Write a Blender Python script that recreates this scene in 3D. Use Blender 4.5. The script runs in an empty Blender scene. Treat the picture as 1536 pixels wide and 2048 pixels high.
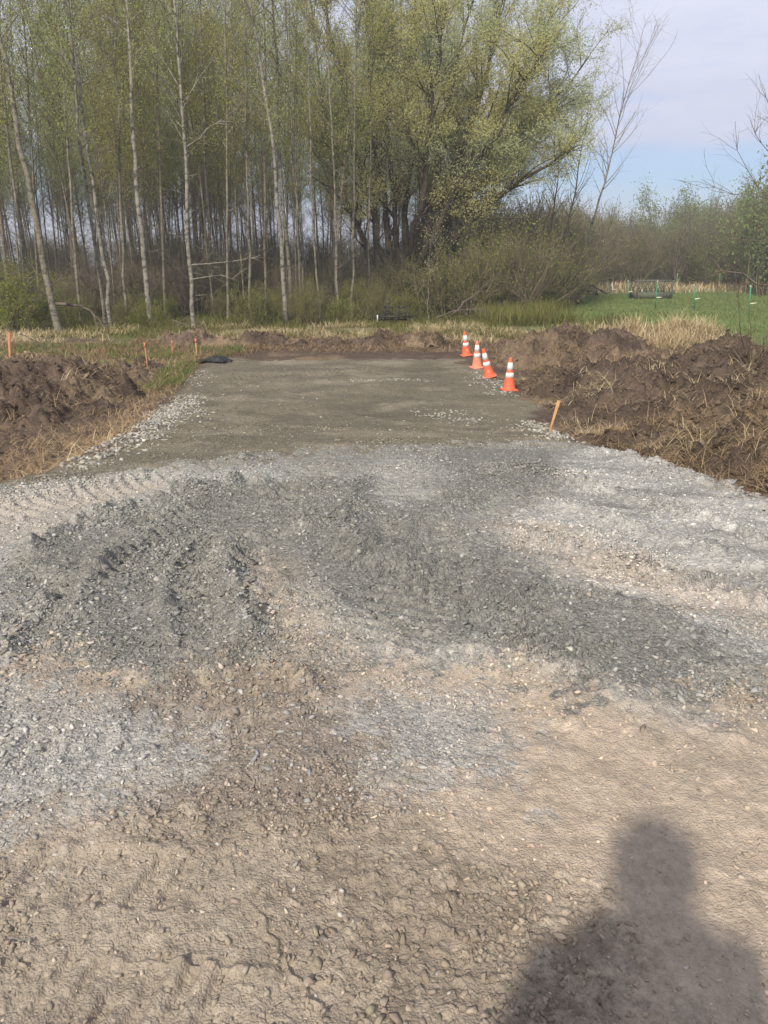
import bpy, math, random
import numpy as np
random.seed(7)
rng = np.random.default_rng(11)
S = bpy.context.scene
COL = S.collection
R = math.radians

# ------------------------------------------------------------------ camera, sky, sun
CAM_H = 1.62
PITCH = R(18.14)
FPX = 1538.0                    # focal length in photo pixels (1536 x 2048 frame)
cd = bpy.data.cameras.new('camera')
cam = bpy.data.objects.new('camera', cd); COL.objects.link(cam)
cam.location = (0, 0, CAM_H)
cam.rotation_euler = (R(90) - PITCH, 0, 0)
cd.sensor_fit = 'VERTICAL'; cd.sensor_height = 24.0
cd.lens = FPX / 2048.0 * 24.0
cd.clip_start = 0.05; cd.clip_end = 3000
S.camera = cam
S.render.resolution_x, S.render.resolution_y = 768, 1024
S.view_settings.view_transform = 'Standard'
S.view_settings.look = 'None'
S.view_settings.exposure = 0.62
S.view_settings.gamma = 1

SUN_EL, SUN_AZ = R(38.5), R(22.0)      # light travels forward (+Y) and 20 deg to the right
sd = bpy.data.lights.new('sun', 'SUN'); sd.energy = 3.3; sd.angle = R(1.7); sd.color = (1.0, 0.92, 0.82)
so = bpy.data.objects.new('sun', sd); COL.objects.link(so)
from mathutils import Vector, Matrix, Euler
ldir = Vector((math.sin(SUN_AZ) * math.cos(SUN_EL), math.cos(SUN_AZ) * math.cos(SUN_EL), -math.sin(SUN_EL)))
so.rotation_euler = ldir.to_track_quat('-Z', 'Y').to_euler()
so.location = (-8, -20, 18)

W = bpy.data.worlds.new('World'); S.world = W; W.use_nodes = True
nt = W.node_tree; nt.nodes.clear()
def N(t, typ, **kw):
    n = t.nodes.new(typ)
    for k, v in kw.items():
        if k in ('operation', 'blend_type', 'data_type', 'sky_type', 'feature', 'distance', 'noise_dimensions', 'interpolation', 'voronoi_dimensions', 'attribute_name', 'noise_type', 'sun_disc', 'sun_elevation', 'sun_rotation', 'clamp'):
            setattr(n, k, v)
        else:
            n.inputs[k].default_value = v
    return n
out = N(nt, 'ShaderNodeOutputWorld'); bg = N(nt, 'ShaderNodeBackground', Strength=0.1)
sky = N(nt, 'ShaderNodeTexSky', sky_type='NISHITA', sun_disc=False, sun_elevation=SUN_EL, sun_rotation=math.pi + SUN_AZ)
tc = N(nt, 'ShaderNodeTexCoord')
sep = N(nt, 'ShaderNodeSeparateXYZ'); nt.links.new(tc.outputs['Generated'], sep.inputs[0])
mp = nt.nodes.new('ShaderNodeMapping'); mp.inputs['Scale'].default_value = (1.0, 1.0, 4.5)
nt.links.new(tc.outputs['Generated'], mp.inputs[0])
cn = N(nt, 'ShaderNodeTexNoise', Scale=2.6, Detail=7.0, Roughness=0.55); nt.links.new(mp.outputs[0], cn.inputs['Vector'])
cn2 = N(nt, 'ShaderNodeTexNoise', Scale=7.0, Detail=6.0, Roughness=0.6); nt.links.new(mp.outputs[0], cn2.inputs['Vector'])
# clear gap just above the horizon, clouds above it
cr = nt.nodes.new('ShaderNodeValToRGB')
e = cr.color_ramp.elements
e[0].position = 0.0; e[0].color = (0.82, 0.82, 0.82, 1)
e[1].position = 0.16; e[1].color = (1, 1, 1, 1)
for p, v in ((0.03, 0.86), (0.05, 0.78), (0.064, 0.30), (0.088, 0.16), (0.108, 0.35), (0.125, 0.9)):
    q = e.new(p); q.color = (v, v, v, 1)
addn = N(nt, 'ShaderNodeMath', operation='MULTIPLY_ADD'); addn.inputs[1].default_value = 0.07; nt.links.new(cn.outputs[0], addn.inputs[0]); 
sub0 = N(nt, 'ShaderNodeMath', operation='SUBTRACT'); nt.links.new(sep.outputs[2], sub0.inputs[0]); sub0.inputs[1].default_value = 0.035
nt.links.new(sub0.outputs[0], addn.inputs[2]); nt.links.new(addn.outputs[0], cr.inputs[0])
m1 = N(nt, 'ShaderNodeMapRange'); m1.inputs[1].default_value = 0.3; m1.inputs[2].default_value = 0.5; m1.inputs[3].default_value = 0.75; m1.inputs[4].default_value = 1.0
nt.links.new(cn2.outputs[0], m1.inputs[0])
mm = N(nt, 'ShaderNodeMath', operation='MULTIPLY'); mm.use_clamp = True; nt.links.new(cr.outputs[0], mm.inputs[0]); nt.links.new(m1.outputs[0], mm.inputs[1])
# cloud colour with soft mottling
cc = nt.nodes.new('ShaderNodeValToRGB')
cc.color_ramp.elements[0].position = 0.30; cc.color_ramp.elements[0].color = (0.43, 0.455, 0.575, 1)
cc.color_ramp.elements[1].position = 0.72; cc.color_ramp.elements[1].color = (0.55, 0.57, 0.68, 1)
nt.links.new(cn.outputs[0], cc.inputs[0])
vm = N(nt, 'ShaderNodeVectorMath', operation='SCALE')
zd = N(nt, 'ShaderNodeMapRange'); zd.inputs[1].default_value = 0.30; zd.inputs[2].default_value = 0.75; zd.inputs[3].default_value = 10.0; zd.inputs[4].default_value = 7.5
nt.links.new(sep.outputs[2], zd.inputs[0]); nt.links.new(zd.outputs[0], vm.inputs['Scale'])    # cloud dimmed overhead, unseen, added to deepen the ground shadows
nt.links.new(cc.outputs[0], vm.inputs[0])
vs = N(nt, 'ShaderNodeVectorMath', operation='MULTIPLY'); vs.inputs[1].default_value = (0.62, 0.75, 0.98)
nt.links.new(sky.outputs[0], vs.inputs[0])
mx = N(nt, 'ShaderNodeMix', data_type='RGBA')
nt.links.new(mm.outputs[0], mx.inputs['Factor']); nt.links.new(vs.outputs[0], mx.inputs[6]); nt.links.new(vm.outputs[0], mx.inputs[7])
nt.links.new(mx.outputs[2], bg.inputs[0]); nt.links.new(bg.outputs[0], out.inputs[0])

# ------------------------------------------------------------------ helpers
def srgb(r, g, b):
    return tuple(((c / 255) / 12.92 if c / 255 <= 0.04045 else ((c / 255 + 0.055) / 1.055) ** 2.4) for c in (r, g, b))

TBL = [np.random.default_rng(100 + i).random((256, 256)) for i in range(4)]
def vnoise(x, y, s=0):
    T = TBL[s % 4]; x = x + 17.3 * s; y = y + 41.7 * s
    xi = np.floor(x).astype(np.int64); yi = np.floor(y).astype(np.int64)
    fx = x - xi; fy = y - yi
    fx = fx * fx * fx * (fx * (fx * 6 - 15) + 10); fy = fy * fy * fy * (fy * (fy * 6 - 15) + 10)
    a = xi & 255; b = yi & 255; a1 = (xi + 1) & 255; b1 = (yi + 1) & 255
    return (T[a, b] * (1 - fx) + T[a1, b] * fx) * (1 - fy) + (T[a, b1] * (1 - fx) + T[a1, b1] * fx) * fy
def fbm(x, y, scale, octs=4, s=0, rough=0.5, ridge=False):
    x = np.asarray(x, float) / scale; y = np.asarray(y, float) / scale
    tot = 0; amp = 1; nrm = 0
    for o in range(octs):
        v = vnoise(x, y, s + o) * 2 - 1
        if ridge: v = 1 - 2 * np.abs(v)
        tot = tot + amp * v; nrm += amp; amp *= rough
        x, y = (x * 0.8 - y * 0.6) * 2.03, (x * 0.6 + y * 0.8) * 2.03
    return tot / nrm

def worley(x, y, sc, s=0):
    """nearest cell centre: distance in cells, offset from it, and two random numbers of that cell"""
    x = np.asarray(x, float) / sc; y = np.asarray(y, float) / sc
    xi = np.floor(x).astype(np.int64); yi = np.floor(y).astype(np.int64)
    best = np.full(x.shape, 9.0); c1 = np.zeros(x.shape); c2 = np.zeros(x.shape); ox = np.zeros(x.shape); oy = np.zeros(x.shape)
    for a in (-1, 0, 1):
        for b in (-1, 0, 1):
            u = (xi + a + 37 * s) & 255; v = (yi + b + 91 * s) & 255
            dx = x - xi - a - TBL[0][u, v]; dy = y - yi - b - TBL[1][u, v]
            d = dx * dx + dy * dy
            k = d < best
            best = np.where(k, d, best); c1 = np.where(k, TBL[2][u, v], c1); c2 = np.where(k, TBL[3][u, v], c2); ox = np.where(k, dx, ox); oy = np.where(k, dy, oy)
    return np.sqrt(best), c1, c2, ox, oy
def clods(x, y, sc, s=0, p=.5, hard=2.6):
    """angular, half sunk lumps: height in units of the cell size, and a random tone"""
    wx = x + sc * .22 * fbm(x, y, sc * .7, 2, s + 1); wy = y + sc * .22 * fbm(x, y, sc * .7, 2, s + 2)
    d, a, b, ox, oy = worley(wx, wy, sc, s)
    th = b * 40.0; e = a * 57.0
    # many sided outline and a tilted top face
    ph = np.arctan2(oy, ox) + e; n = 5.0
    q = d * np.cos((ph % (2 * np.pi / n)) - np.pi / n) / .9
    r = .22 + .32 * b
    top = r * (.75 + .9 * (ox * np.cos(th) + oy * np.sin(th)) / r * .5)
    h = np.clip((1 - q / r) * hard, 0, 1) * np.clip(top, 0, 1) * (a < p)
    return h, (h > 0) * (b * 2 - 1)

def sstep(a, b, v):
    t = np.clip((v - a) / (b - a), 0, 1); return t * t * (3 - 2 * t)

def make_mesh(name, verts, faces, smooth=False, n=None):
    """faces: array (F,k) or list of such arrays"""
    me = bpy.data.meshes.new(name)
    fl = faces if isinstance(faces, list) else [faces]
    fl = [np.asarray(f, np.int32) for f in fl if len(f)]
    verts = np.asarray(verts, np.float32)
    me.vertices.add(len(verts)); me.vertices.foreach_set('co', verts.ravel())
    loops = np.concatenate([f.ravel() for f in fl])
    tot = np.concatenate([np.full(len(f), f.shape[1], np.int32) for f in fl])
    st = np.concatenate([[0], np.cumsum(tot)[:-1]]).astype(np.int32)
    me.loops.add(len(loops)); me.loops.foreach_set('vertex_index', loops)
    me.polygons.add(len(tot)); me.polygons.foreach_set('loop_start', st); me.polygons.foreach_set('loop_total', tot)
    if smooth: me.polygons.foreach_set('use_smooth', np.ones(len(tot), bool))
    me.update(calc_edges=True)
    return me
def vattr(me, name, arr):
    arr = np.asarray(arr, np.float32)
    if arr.ndim == 1:
        a = me.attributes.new(name, 'FLOAT', 'POINT'); a.data.foreach_set('value', arr)
    else:
        a = me.attributes.new(name, 'FLOAT_COLOR', 'POINT')
        if arr.shape[1] == 3: arr = np.concatenate([arr, np.ones((len(arr), 1), np.float32)], 1)
        a.data.foreach_set('color', arr.ravel())
def link(name, me, mat=None, parent=None, loc=(0, 0, 0)):
    o = bpy.data.objects.new(name, me); COL.objects.link(o); o.location = loc
    if mat is not None and me is not None and len(me.materials) == 0: me.materials.append(mat)
    if parent: o.parent = parent
    return o
def tag(o, label=None, cat=None, group=None, kind=None):
    if label: o['label'] = label
    if cat: o['category'] = cat
    if group: o['group'] = group
    if kind: o['kind'] = kind
    return o
def thing(name, label, cat, loc=(0, 0, 0), rz=0.0, group=None):
    o = bpy.data.objects.new(name, None); COL.objects.link(o)
    o.location = loc; o.rotation_euler = (0, 0, rz); o.empty_display_size = 0.2
    return tag(o, label, cat, group)
def dup(root, loc, rz, scale=(1, 1, 1), label=None, group=None, tilt=(0, 0)):
    r = root.copy(); COL.objects.link(r); r.location = loc; r.rotation_euler = (tilt[0], tilt[1], rz); r.scale = scale
    if label: r['label'] = label
    if group: r['group'] = group
    for ch in list(root.children):
        c = ch.copy(); COL.objects.link(c); c.parent = r
        for g in ch.children:
            d = g.copy(); COL.objects.link(d); d.parent = c
    return r

# ---- materials
def mat_new(name):
    m = bpy.data.materials.new(name); m.use_nodes = True
    t = m.node_tree; t.nodes.clear()
    o = N(t, 'ShaderNodeOutputMaterial'); b = N(t, 'ShaderNodeBsdfPrincipled', Roughness=0.9)
    b.inputs['Specular IOR Level'].default_value = 0.25
    t.links.new(b.outputs[0], o.inputs[0])
    return m, t, b, o
def plain(name, c1, c2=None, scale=8.0, rough=0.8, bump=0.0, detail=5.0, spec=0.3, stretch=None):
    m, t, b, o = mat_new(name); b.inputs['Roughness'].default_value = rough; b.inputs['Specular IOR Level'].default_value = spec
    c2 = c2 or tuple(x * 0.7 for x in c1)
    tcx = N(t, 'ShaderNodeTexCoord'); nz = N(t, 'ShaderNodeTexNoise', Scale=scale, Detail=detail, Roughness=0.6)
    if stretch:
        mpx = t.nodes.new('ShaderNodeMapping'); mpx.inputs['Scale'].default_value = stretch
        t.links.new(tcx.outputs['Object'], mpx.inputs[0]); t.links.new(mpx.outputs[0], nz.inputs['Vector'])
    else: t.links.new(tcx.outputs['Object'], nz.inputs['Vector'])
    r = t.nodes.new('ShaderNodeValToRGB')
    r.color_ramp.elements[0].position = 0.35; r.color_ramp.elements[0].color = (*c2, 1)
    r.color_ramp.elements[1].position = 0.65; r.color_ramp.elements[1].color = (*c1, 1)
    t.links.new(nz.outputs[0], r.inputs[0]); t.links.new(r.outputs[0], b.inputs['Base Color'])
    if bump:
        bp = N(t, 'ShaderNodeBump', Strength=1.0, Distance=bump); t.links.new(nz.outputs[0], bp.inputs['Height']); t.links.new(bp.outputs[0], b.inputs['Normal'])
    return m
def leafmat(name, ca, cb, trans=0.35):
    """thin leaf: diffuse + translucent, colour varies leaf by leaf and tree by tree"""
    m = bpy.data.materials.new(name); m.use_nodes = True; t = m.node_tree; t.nodes.clear()
    o = N(t, 'ShaderNodeOutputMaterial'); d = N(t, 'ShaderNodeBsdfDiffuse'); tr = N(t, 'ShaderNodeBsdfTranslucent'); mxs = N(t, 'ShaderNodeMixShader', Fac=trans)
    g = N(t, 'ShaderNodeNewGeometry'); oi = N(t, 'ShaderNodeObjectInfo')
    a = N(t, 'ShaderNodeMath', operation='MULTIPLY_ADD'); a.inputs[1].default_value = 0.35
    k = N(t, 'ShaderNodeMath', operation='MULTIPLY'); k.inputs[1].default_value = 0.65
    t.links.new(g.outputs['Random Per Island'], k.inputs[0]); t.links.new(oi.outputs['Random'], a.inputs[0]); t.links.new(k.outputs[0], a.inputs[2])
    r = t.nodes.new('ShaderNodeValToRGB'); r.color_ramp.elements[0].color = (*ca, 1); r.color_ramp.elements[1].color = (*cb, 1)
    t.links.new(a.outputs[0], r.inputs[0])
    t.links.new(r.outputs[0], d.inputs[0]); t.links.new(r.outputs[0], tr.inputs[0])
    t.links.new(d.outputs[0], mxs.inputs[1]); t.links.new(tr.outputs[0], mxs.inputs[2]); t.links.new(mxs.outputs[0], o.inputs[0])
    return m
def islandmat(name, cols, rough=0.9, bump=0.0, bscale=60):
    m, t, b, o = mat_new(name); b.inputs['Roughness'].default_value = rough
    g = N(t, 'ShaderNodeNewGeometry'); r = t.nodes.new('ShaderNodeValToRGB')
    el = r.color_ramp.elements
    el[0].color = (*cols[0], 1); el[1].color = (*cols[-1], 1)
    for i, c in enumerate(cols[1:-1]):
        q = el.new((i + 1) / (len(cols) - 1)); q.color = (*c, 1)
    t.links.new(g.outputs['Random Per Island'], r.inputs[0])
    tcx = N(t, 'ShaderNodeTexCoord'); nz = N(t, 'ShaderNodeTexNoise', Scale=bscale, Detail=4.0); t.links.new(tcx.outputs['Object'], nz.inputs['Vector'])
    mr = N(t, 'ShaderNodeMapRange'); mr.inputs[1].default_value = 0.3; mr.inputs[2].default_value = 0.7; mr.inputs[3].default_value = 0.82; mr.inputs[4].default_value = 1.12
    t.links.new(nz.outputs[0], mr.inputs[0])
    vmm = N(t, 'ShaderNodeVectorMath', operation='SCALE'); t.links.new(r.outputs[0], vmm.inputs[0]); t.links.new(mr.outputs[0], vmm.inputs['Scale'])
    t.links.new(vmm.outputs[0], b.inputs['Base Color'])
    if bump:
        bp = N(t, 'ShaderNodeBump', Strength=1.0, Distance=bump); t.links.new(nz.outputs[0], bp.inputs['Height']); t.links.new(bp.outputs[0], b.inputs['Normal'])
    return m

# ------------------------------------------------------------------ terrain
ZY = np.array([-400, 0, 5.0, 6.5, 8.0, 10.5, 13, 15, 24, 40, 60, 110, 160, 800.])
ZZ = np.array([0, 0, -.01, -.06, -.22, -.62, -.92, -1.0, -1.05, -1.05, -1.1, -1.0, -.6, 0.])
_ty = np.arange(-5, 60, 0.05); _tz = np.interp(_ty, ZY, ZZ)
_k = np.hanning(31); _k /= _k.sum(); _tzs = np.convolve(np.pad(_tz, 15, mode='edge'), _k, mode='valid')
def zc(y):
    y = np.asarray(y, float)
    return np.where((y > -4) & (y < 58), np.interp(y, _ty, _tzs), np.interp(y, ZY, ZZ))
SP, CP = math.sin(PITCH), math.cos(PITCH)
def ray(px, py):
    a = (px - 768) / FPX; b = -(py - 1024) / FPX
    return np.array([a, CP + b * SP, -SP + b * CP])
def G(px, py):
    """where the sight line of the photo's point (px, py) meets the ground profile"""
    d = ray(px, py); t = 0.5; lo = 0.0
    for i in range(4000):
        if CAM_H + t * d[2] < zc(t * d[1]): break
        lo = t; t *= 1.01
        if t > 600: break
    hi = t
    for i in range(24):
        m = (lo + hi) / 2
        if CAM_H + m * d[2] < zc(m * d[1]): hi = m
        else: lo = m
    return np.array([hi * d[0], hi * d[1]])
def P(px, py, Y):
    """the point at forward distance Y on that sight line"""
    d = ray(px, py); t = Y / d[1]
    return np.array([t * d[0], Y, CAM_H + t * d[2]])
def GP(pts): return np.array([G(*p) for p in pts])

def poly_sd(x, y, poly):
    """signed distance to a polygon, positive inside"""
    dmin = np.full(x.shape, 1e9); inside = np.zeros(x.shape, bool)
    n = len(poly)
    for i in range(n):
        ax, ay = poly[i]; bx, by = poly[(i + 1) % n]
        ex, ey = bx - ax, by - ay
        t = np.clip(((x - ax) * ex + (y - ay) * ey) / (ex * ex + ey * ey + 1e-12), 0, 1)
        dmin = np.minimum(dmin, (x - ax - t * ex) ** 2 + (y - ay - t * ey) ** 2)
        c = ((ay > y) != (by > y)) & (x < (bx - ax) * (y - ay) / ((by - ay) if by != ay else 1e-12) + ax)
        inside ^= c
    d = np.sqrt(dmin)
    return np.where(inside, d, -d)
def line_d(x, y, pl):
    """distance to a polyline, signed side (+ = right of travel), position along it"""
    best = np.full(x.shape, 1e9); side = np.zeros(x.shape); along = np.zeros(x.shape); acc = 0
    for i in range(len(pl) - 1):
        ax, ay = pl[i]; bx, by = pl[i + 1]; ex, ey = bx - ax, by - ay; L = math.hypot(ex, ey)
        t = np.clip(((x - ax) * ex + (y - ay) * ey) / (L * L), 0, 1)
        dx, dy = x - ax - t * ex, y - ay - t * ey
        d = np.hypot(dx, dy); s = np.sign(dx * ey - dy * ex)
        u = d < best
        best = np.where(u, d, best); side = np.where(u, s, side); along = np.where(u, acc + t * L, along); acc += L
    return best, side, along, acc

# shapes on the ground, traced as outlines and turned into ground coordinates
EDGE_R = GP([(1536, 1080), (1536, 1022), (1460, 985), (1330, 940), (1200, 900), (1120, 880), (1050, 800), (1000, 760), (930, 712)])
EDGE_L = GP([(0, 1000), (0, 968), (130, 942), (230, 890), (330, 815), (400, 745), (425, 712)])
PAD = np.concatenate([EDGE_L[1:], EDGE_R[::-1][:-1]])
ROAD = np.array(list(PAD) + [[2.75, 4.3], [3.6, 2.5], [6, -2], [6, -12], [-6, -12], [-6, -2], [-4.6, 3.0], [-3.4, 4.9]])
Q = {
 'tan': GP([(690, 1350), (900, 1330), (1100, 1390), (1350, 1440), (1700, 1480), (1700, 2100), (1250, 2048), (1150, 1820), (930, 1740), (740, 1600), (640, 1460)]),
 'lightgrey_low': GP([(-200, 1230), (60, 1330), (250, 1400), (480, 1400), (640, 1400), (760, 1360), (980, 1400), (1010, 1560), (760, 1600), (560, 1640), (300, 1600), (60, 1660), (-200, 1660)]),
 'grey_all': GP([(-900, 985), (0, 960), (420, 895), (900, 870), (1130, 870), (1200, 890), (1460, 985), (1560, 1040), (1800, 1200), (1700, 1330), (1500, 1400), (1300, 1400), (1000, 1330), (760, 1310), (640, 1360), (560, 1330), (300, 1370), (0, 1300), (-400, 1250)]),
 'dark_left': GP([(10, 1160), (90, 1100), (250, 1030), (420, 992), (640, 960), (760, 960), (720, 1030), (640, 1080), (500, 1095), (475, 1120), (480, 1220), (530, 1300), (500, 1350), (280, 1385), (150, 1330), (60, 1310), (120, 1190), (60, 1170)]),
 'dark_right': GP([(620, 1010), (720, 960), (880, 900), (1100, 905), (1110, 985), (980, 1005), (900, 1040), (960, 1090), (1090, 1160), (1280, 1225), (1400, 1275), (1430, 1340), (1400, 1410), (1290, 1420), (1060, 1335), (900, 1290), (780, 1305), (660, 1240), (590, 1150), (540, 1090)]),
 'light_right': GP([(1110, 920), (1200, 900), (1460, 985), (1700, 1080), (1700, 1330), (1430, 1290), (1280, 1225), (1090, 1160), (960, 1085), (1000, 1030), (1110, 990)]),
 'tan_right': GP([(960, 1045), (1090, 1040), (1230, 1110), (1560, 1200), (1560, 1262), (1250, 1190), (1080, 1130)]),
 'light_left': GP([(-600, 985), (0, 968), (160, 950), (430, 945), (560, 930), (560, 975), (420, 990), (250, 1028), (90, 1095), (10, 1150), (-100, 1250), (-600, 1200)]),
 'tan_left': GP([(-300, 1010), (60, 985), (260, 960), (380, 965), (240, 1015), (60, 1090), (-100, 1130), (-300, 1130)]),
 'brown_mid': GP([(480, 1110), (560, 1100), (640, 1180), (720, 1260), (700, 1320), (560, 1300), (500, 1230)]),
 'brown_spur': GP([(330, 1400), (470, 1345), (590, 1330), (650, 1390), (700, 1480), (700, 1620), (520, 1700), (300, 1640), (420, 1500)]),
 'brown_low': GP([(-300, 1560), (300, 1600), (640, 1560), (860, 1700), (1080, 1800), (1120, 2100), (-300, 2100)]),
 'crumbly': GP([(640, 1560), (760, 1640), (860, 1700), (1060, 1800), (1130, 1900), (1130, 2100), (700, 2100), (640, 1900), (600, 1750)]),
 'brown_spot': GP([(1340, 1470), (1470, 1480), (1500, 1540), (1400, 1560), (1330, 1520)]),
 'tan_center': GP([(740, 925), (840, 915), (900, 950), (860, 1000), (790, 1010), (740, 965)]),
}
RIDGES = [ # polyline, width, height, sharper side
 (GP([(-60, 1370), (0, 1325), (60, 1250), (130, 1178)]), 0.12, 0.045),
 (GP([(15, 1148), (110, 1085), (250, 1022), (430, 982), (560, 965)]), 0.15, 0.075),
 (GP([(462, 1100), (462, 1180), (500, 1265), (530, 1315)]), 0.12, 0.07),
 (GP([(540, 1345), (600, 1355), (640, 1395)]), 0.07, 0.045),
 (GP([(240, 1100), (300, 1060), (420, 1020), (560, 1000), (680, 990)]), 0.12, 0.05),
 (GP([(700, 1045), (690, 1080), (715, 1115), (760, 1140)]), 0.13, 0.08),
 (GP([(900, 1055), (970, 1092), (1090, 1160), (1280, 1228), (1410, 1285)]), 0.10, 0.04),
 (GP([(600, 1180), (700, 1270), (780, 1310), (960, 1318), (1080, 1350), (1290, 1425), (1420, 1440)]), 0.10, 0.035),
 (GP([(1180, 905), (1330, 945), (1460, 990), (1600, 1050)]), 0.18, 0.05),
 (GP([(1110, 960), (1300, 1010), (1600, 1110)]), 0.10, 0.05),
 (GP([(1090, 1010), (1280, 1070), (1600, 1170)]), 0.09, 0.045),
 (GP([(1050, 1070), (1280, 1150), (1600, 1240)]), 0.10, 0.04),
 (GP([(-10, 1010), (120, 985), (300, 955)]), 0.10, 0.03),
 (GP([(0, 1690), (190, 1692), (380, 1702)]), 0.030, 0.012),
 (GP([(60, 1905), (300, 1925), (560, 1948)]), 0.035, 0.014),
 (GP([(560, 1350), (590, 1340), (625, 1370)]), 0.09, 0.03),
 (GP([(570, 1920), (582, 1957), (612, 1972), (612, 2005), (645, 2017), (642, 2050)]), 0.009, 0.010),
 (GP([(457, 1720), (467, 1747), (487, 1765), (487, 1795), (510, 1820), (532, 1845), (532, 1872), (555, 1885), (555, 1915)]), 0.009, 0.009),
 (GP([(612, 1972), (650, 1967)]), 0.008, 0.008),
 (GP([(572, 1765), (575, 1800), (600, 1815)]), 0.009, 0.008),
 (GP([(1290, 1435), (1420, 1470), (1600, 1520)]), 0.04, 0.015),
  (GP([(150, 1240), (190, 1170), (270, 1110), (380, 1060)]), 0.10, 0.05),
 (GP([(360, 1340), (330, 1240), (350, 1150), (430, 1080)]), 0.09, 0.04),
 (GP([(820, 1180), (800, 1110), (830, 1060), (900, 1030)]), 0.10, 0.04),
 (GP([(420, 840), (560, 800), (720, 780), (920, 735)]), 0.22, 0.022),
 (GP([(470, 770), (620, 748), (780, 738)]), 0.2, 0.022),
 (GP([(380, 900), (520, 850), (700, 830), (850, 850)]), 0.2, 0.02),
 (GP([(230, 960), (400, 935), (620, 905), (900, 893), (1150, 893)]), 0.25, 0.035),
]
LUGS = [ # machine tracks with cross bars: centreline, half width, bar spacing, depth
 (GP([(700, 1080), (850, 1150), (1050, 1240), (1300, 1370)]), 0.30, 0.075, 0.013),
 (GP([(1000, 930), (1250, 990), (1600, 1090)]), 0.22, 0.10, 0.012),
 (GP([(980, 1050), (1250, 1130), (1600, 1220)]), 0.20, 0.10, 0.012),
 (GP([(600, 1500), (500, 1350), (440, 1150), (520, 1010), (640, 930)]), 0.26, 0.10, 0.012),
 (GP([(100, 1240), (240, 1110), (420, 1030)]), 0.16, 0.09, 0.010),
 (GP([(750, 1330), (860, 1160), (820, 1010), (780, 920)]), 0.25, 0.10, 0.009),
 (GP([(-100, 1060), (150, 990), (380, 950)]), 0.22, 0.10, 0.012),
 (GP([(-100, 1500), (200, 1460), (480, 1420)]), 0.16, 0.09, 0.010),
 (GP([(-100, 1740), (200, 1745), (520, 1765)]), 0.11, 0.085, 0.013),
 (GP([(-60, 1960), (250, 1985), (700, 2010)]), 0.10, 0.075, 0.016),
 (GP([(300, 870), (560, 820), (900, 770)]), 0.3, 0.13, 0.012),
 (GP([(420, 760), (700, 745), (900, 730)]), 0.3, 0.13, 0.012),
]
STONE_ROWS = [ # extra coarse rock: polyline, half width, density per m2, size
 (GP([(150, 938), (260, 880), (330, 830), (385, 790)]), 0.26, 200, 0.046),
 (GP([(310, 850), (380, 800)]), 0.45, 200, 0.042),
 (GP([(380, 790), (410, 740)]), 0.25, 60, 0.04),
 (GP([(700, 764), (780, 762), (860, 762)]), 0.18, 420, 0.036),
 (GP([(850, 830), (900, 828), (960, 842)]), 0.40, 150, 0.036),
 (GP([(940, 745), (985, 762), (1010, 790)]), 0.35, 110, 0.045),
 (GP([(1040, 840), (1100, 868), (1130, 885)]), 0.25, 150, 0.045),
 (GP([(1200, 905), (1330, 945), (1460, 990), (1560, 1035)]), 0.10, 260, 0.030),
 (GP([(1400, 1290), (1536, 1330)]), 0.28, 500, 0.026),
 (GP([(1400, 1400), (1440, 1425)]), 0.12, 500, 0.022),
 (GP([(0, 1325), (60, 1250), (130, 1178)]), 0.14, 900, 0.020),
 (GP([(400, 1140), (440, 1200), (500, 1280)]), 0.22, 350, 0.022),
 (GP([(300, 1340), (480, 1350), (640, 1400)]), 0.16, 450, 0.019),
 (GP([(460, 1395), (640, 1420)]), 0.2, 150, 0.022),
 (GP([(1050, 1170), (1250, 1240), (1390, 1290)]), 0.10, 300, 0.022),
 (GP([(250, 1110), (310, 1065)]), 0.05, 300, 0.024),
 (GP([(0, 1400), (200, 1420)]), 0.3, 240, 0.017),
 (GP([(240, 1180), (360, 1250), (490, 1310)]), .40, 60, .032),
 (GP([(880, 1190), (1100, 1260), (1380, 1360)]), .22, 75, .032),
 (GP([(60, 1350), (350, 1380), (650, 1400)]), .28, 110, .024),
 (GP([(380, 1440), (700, 1560)]), .28, 80, .024),
 (GP([(660, 1260), (800, 1310), (1060, 1340)]), .10, 200, .018),
 (GP([(40, 1480), (400, 1560)]), .3, 80, .019),
 (GP([(500, 1160), (600, 1230), (700, 1290)]), .14, 160, .018),
 (GP([(900, 1400), (1250, 1450), (1500, 1470)]), .3, 26, .020),
 (GP([(700, 1650), (900, 1900)]), .3, 60, .013),
]

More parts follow.
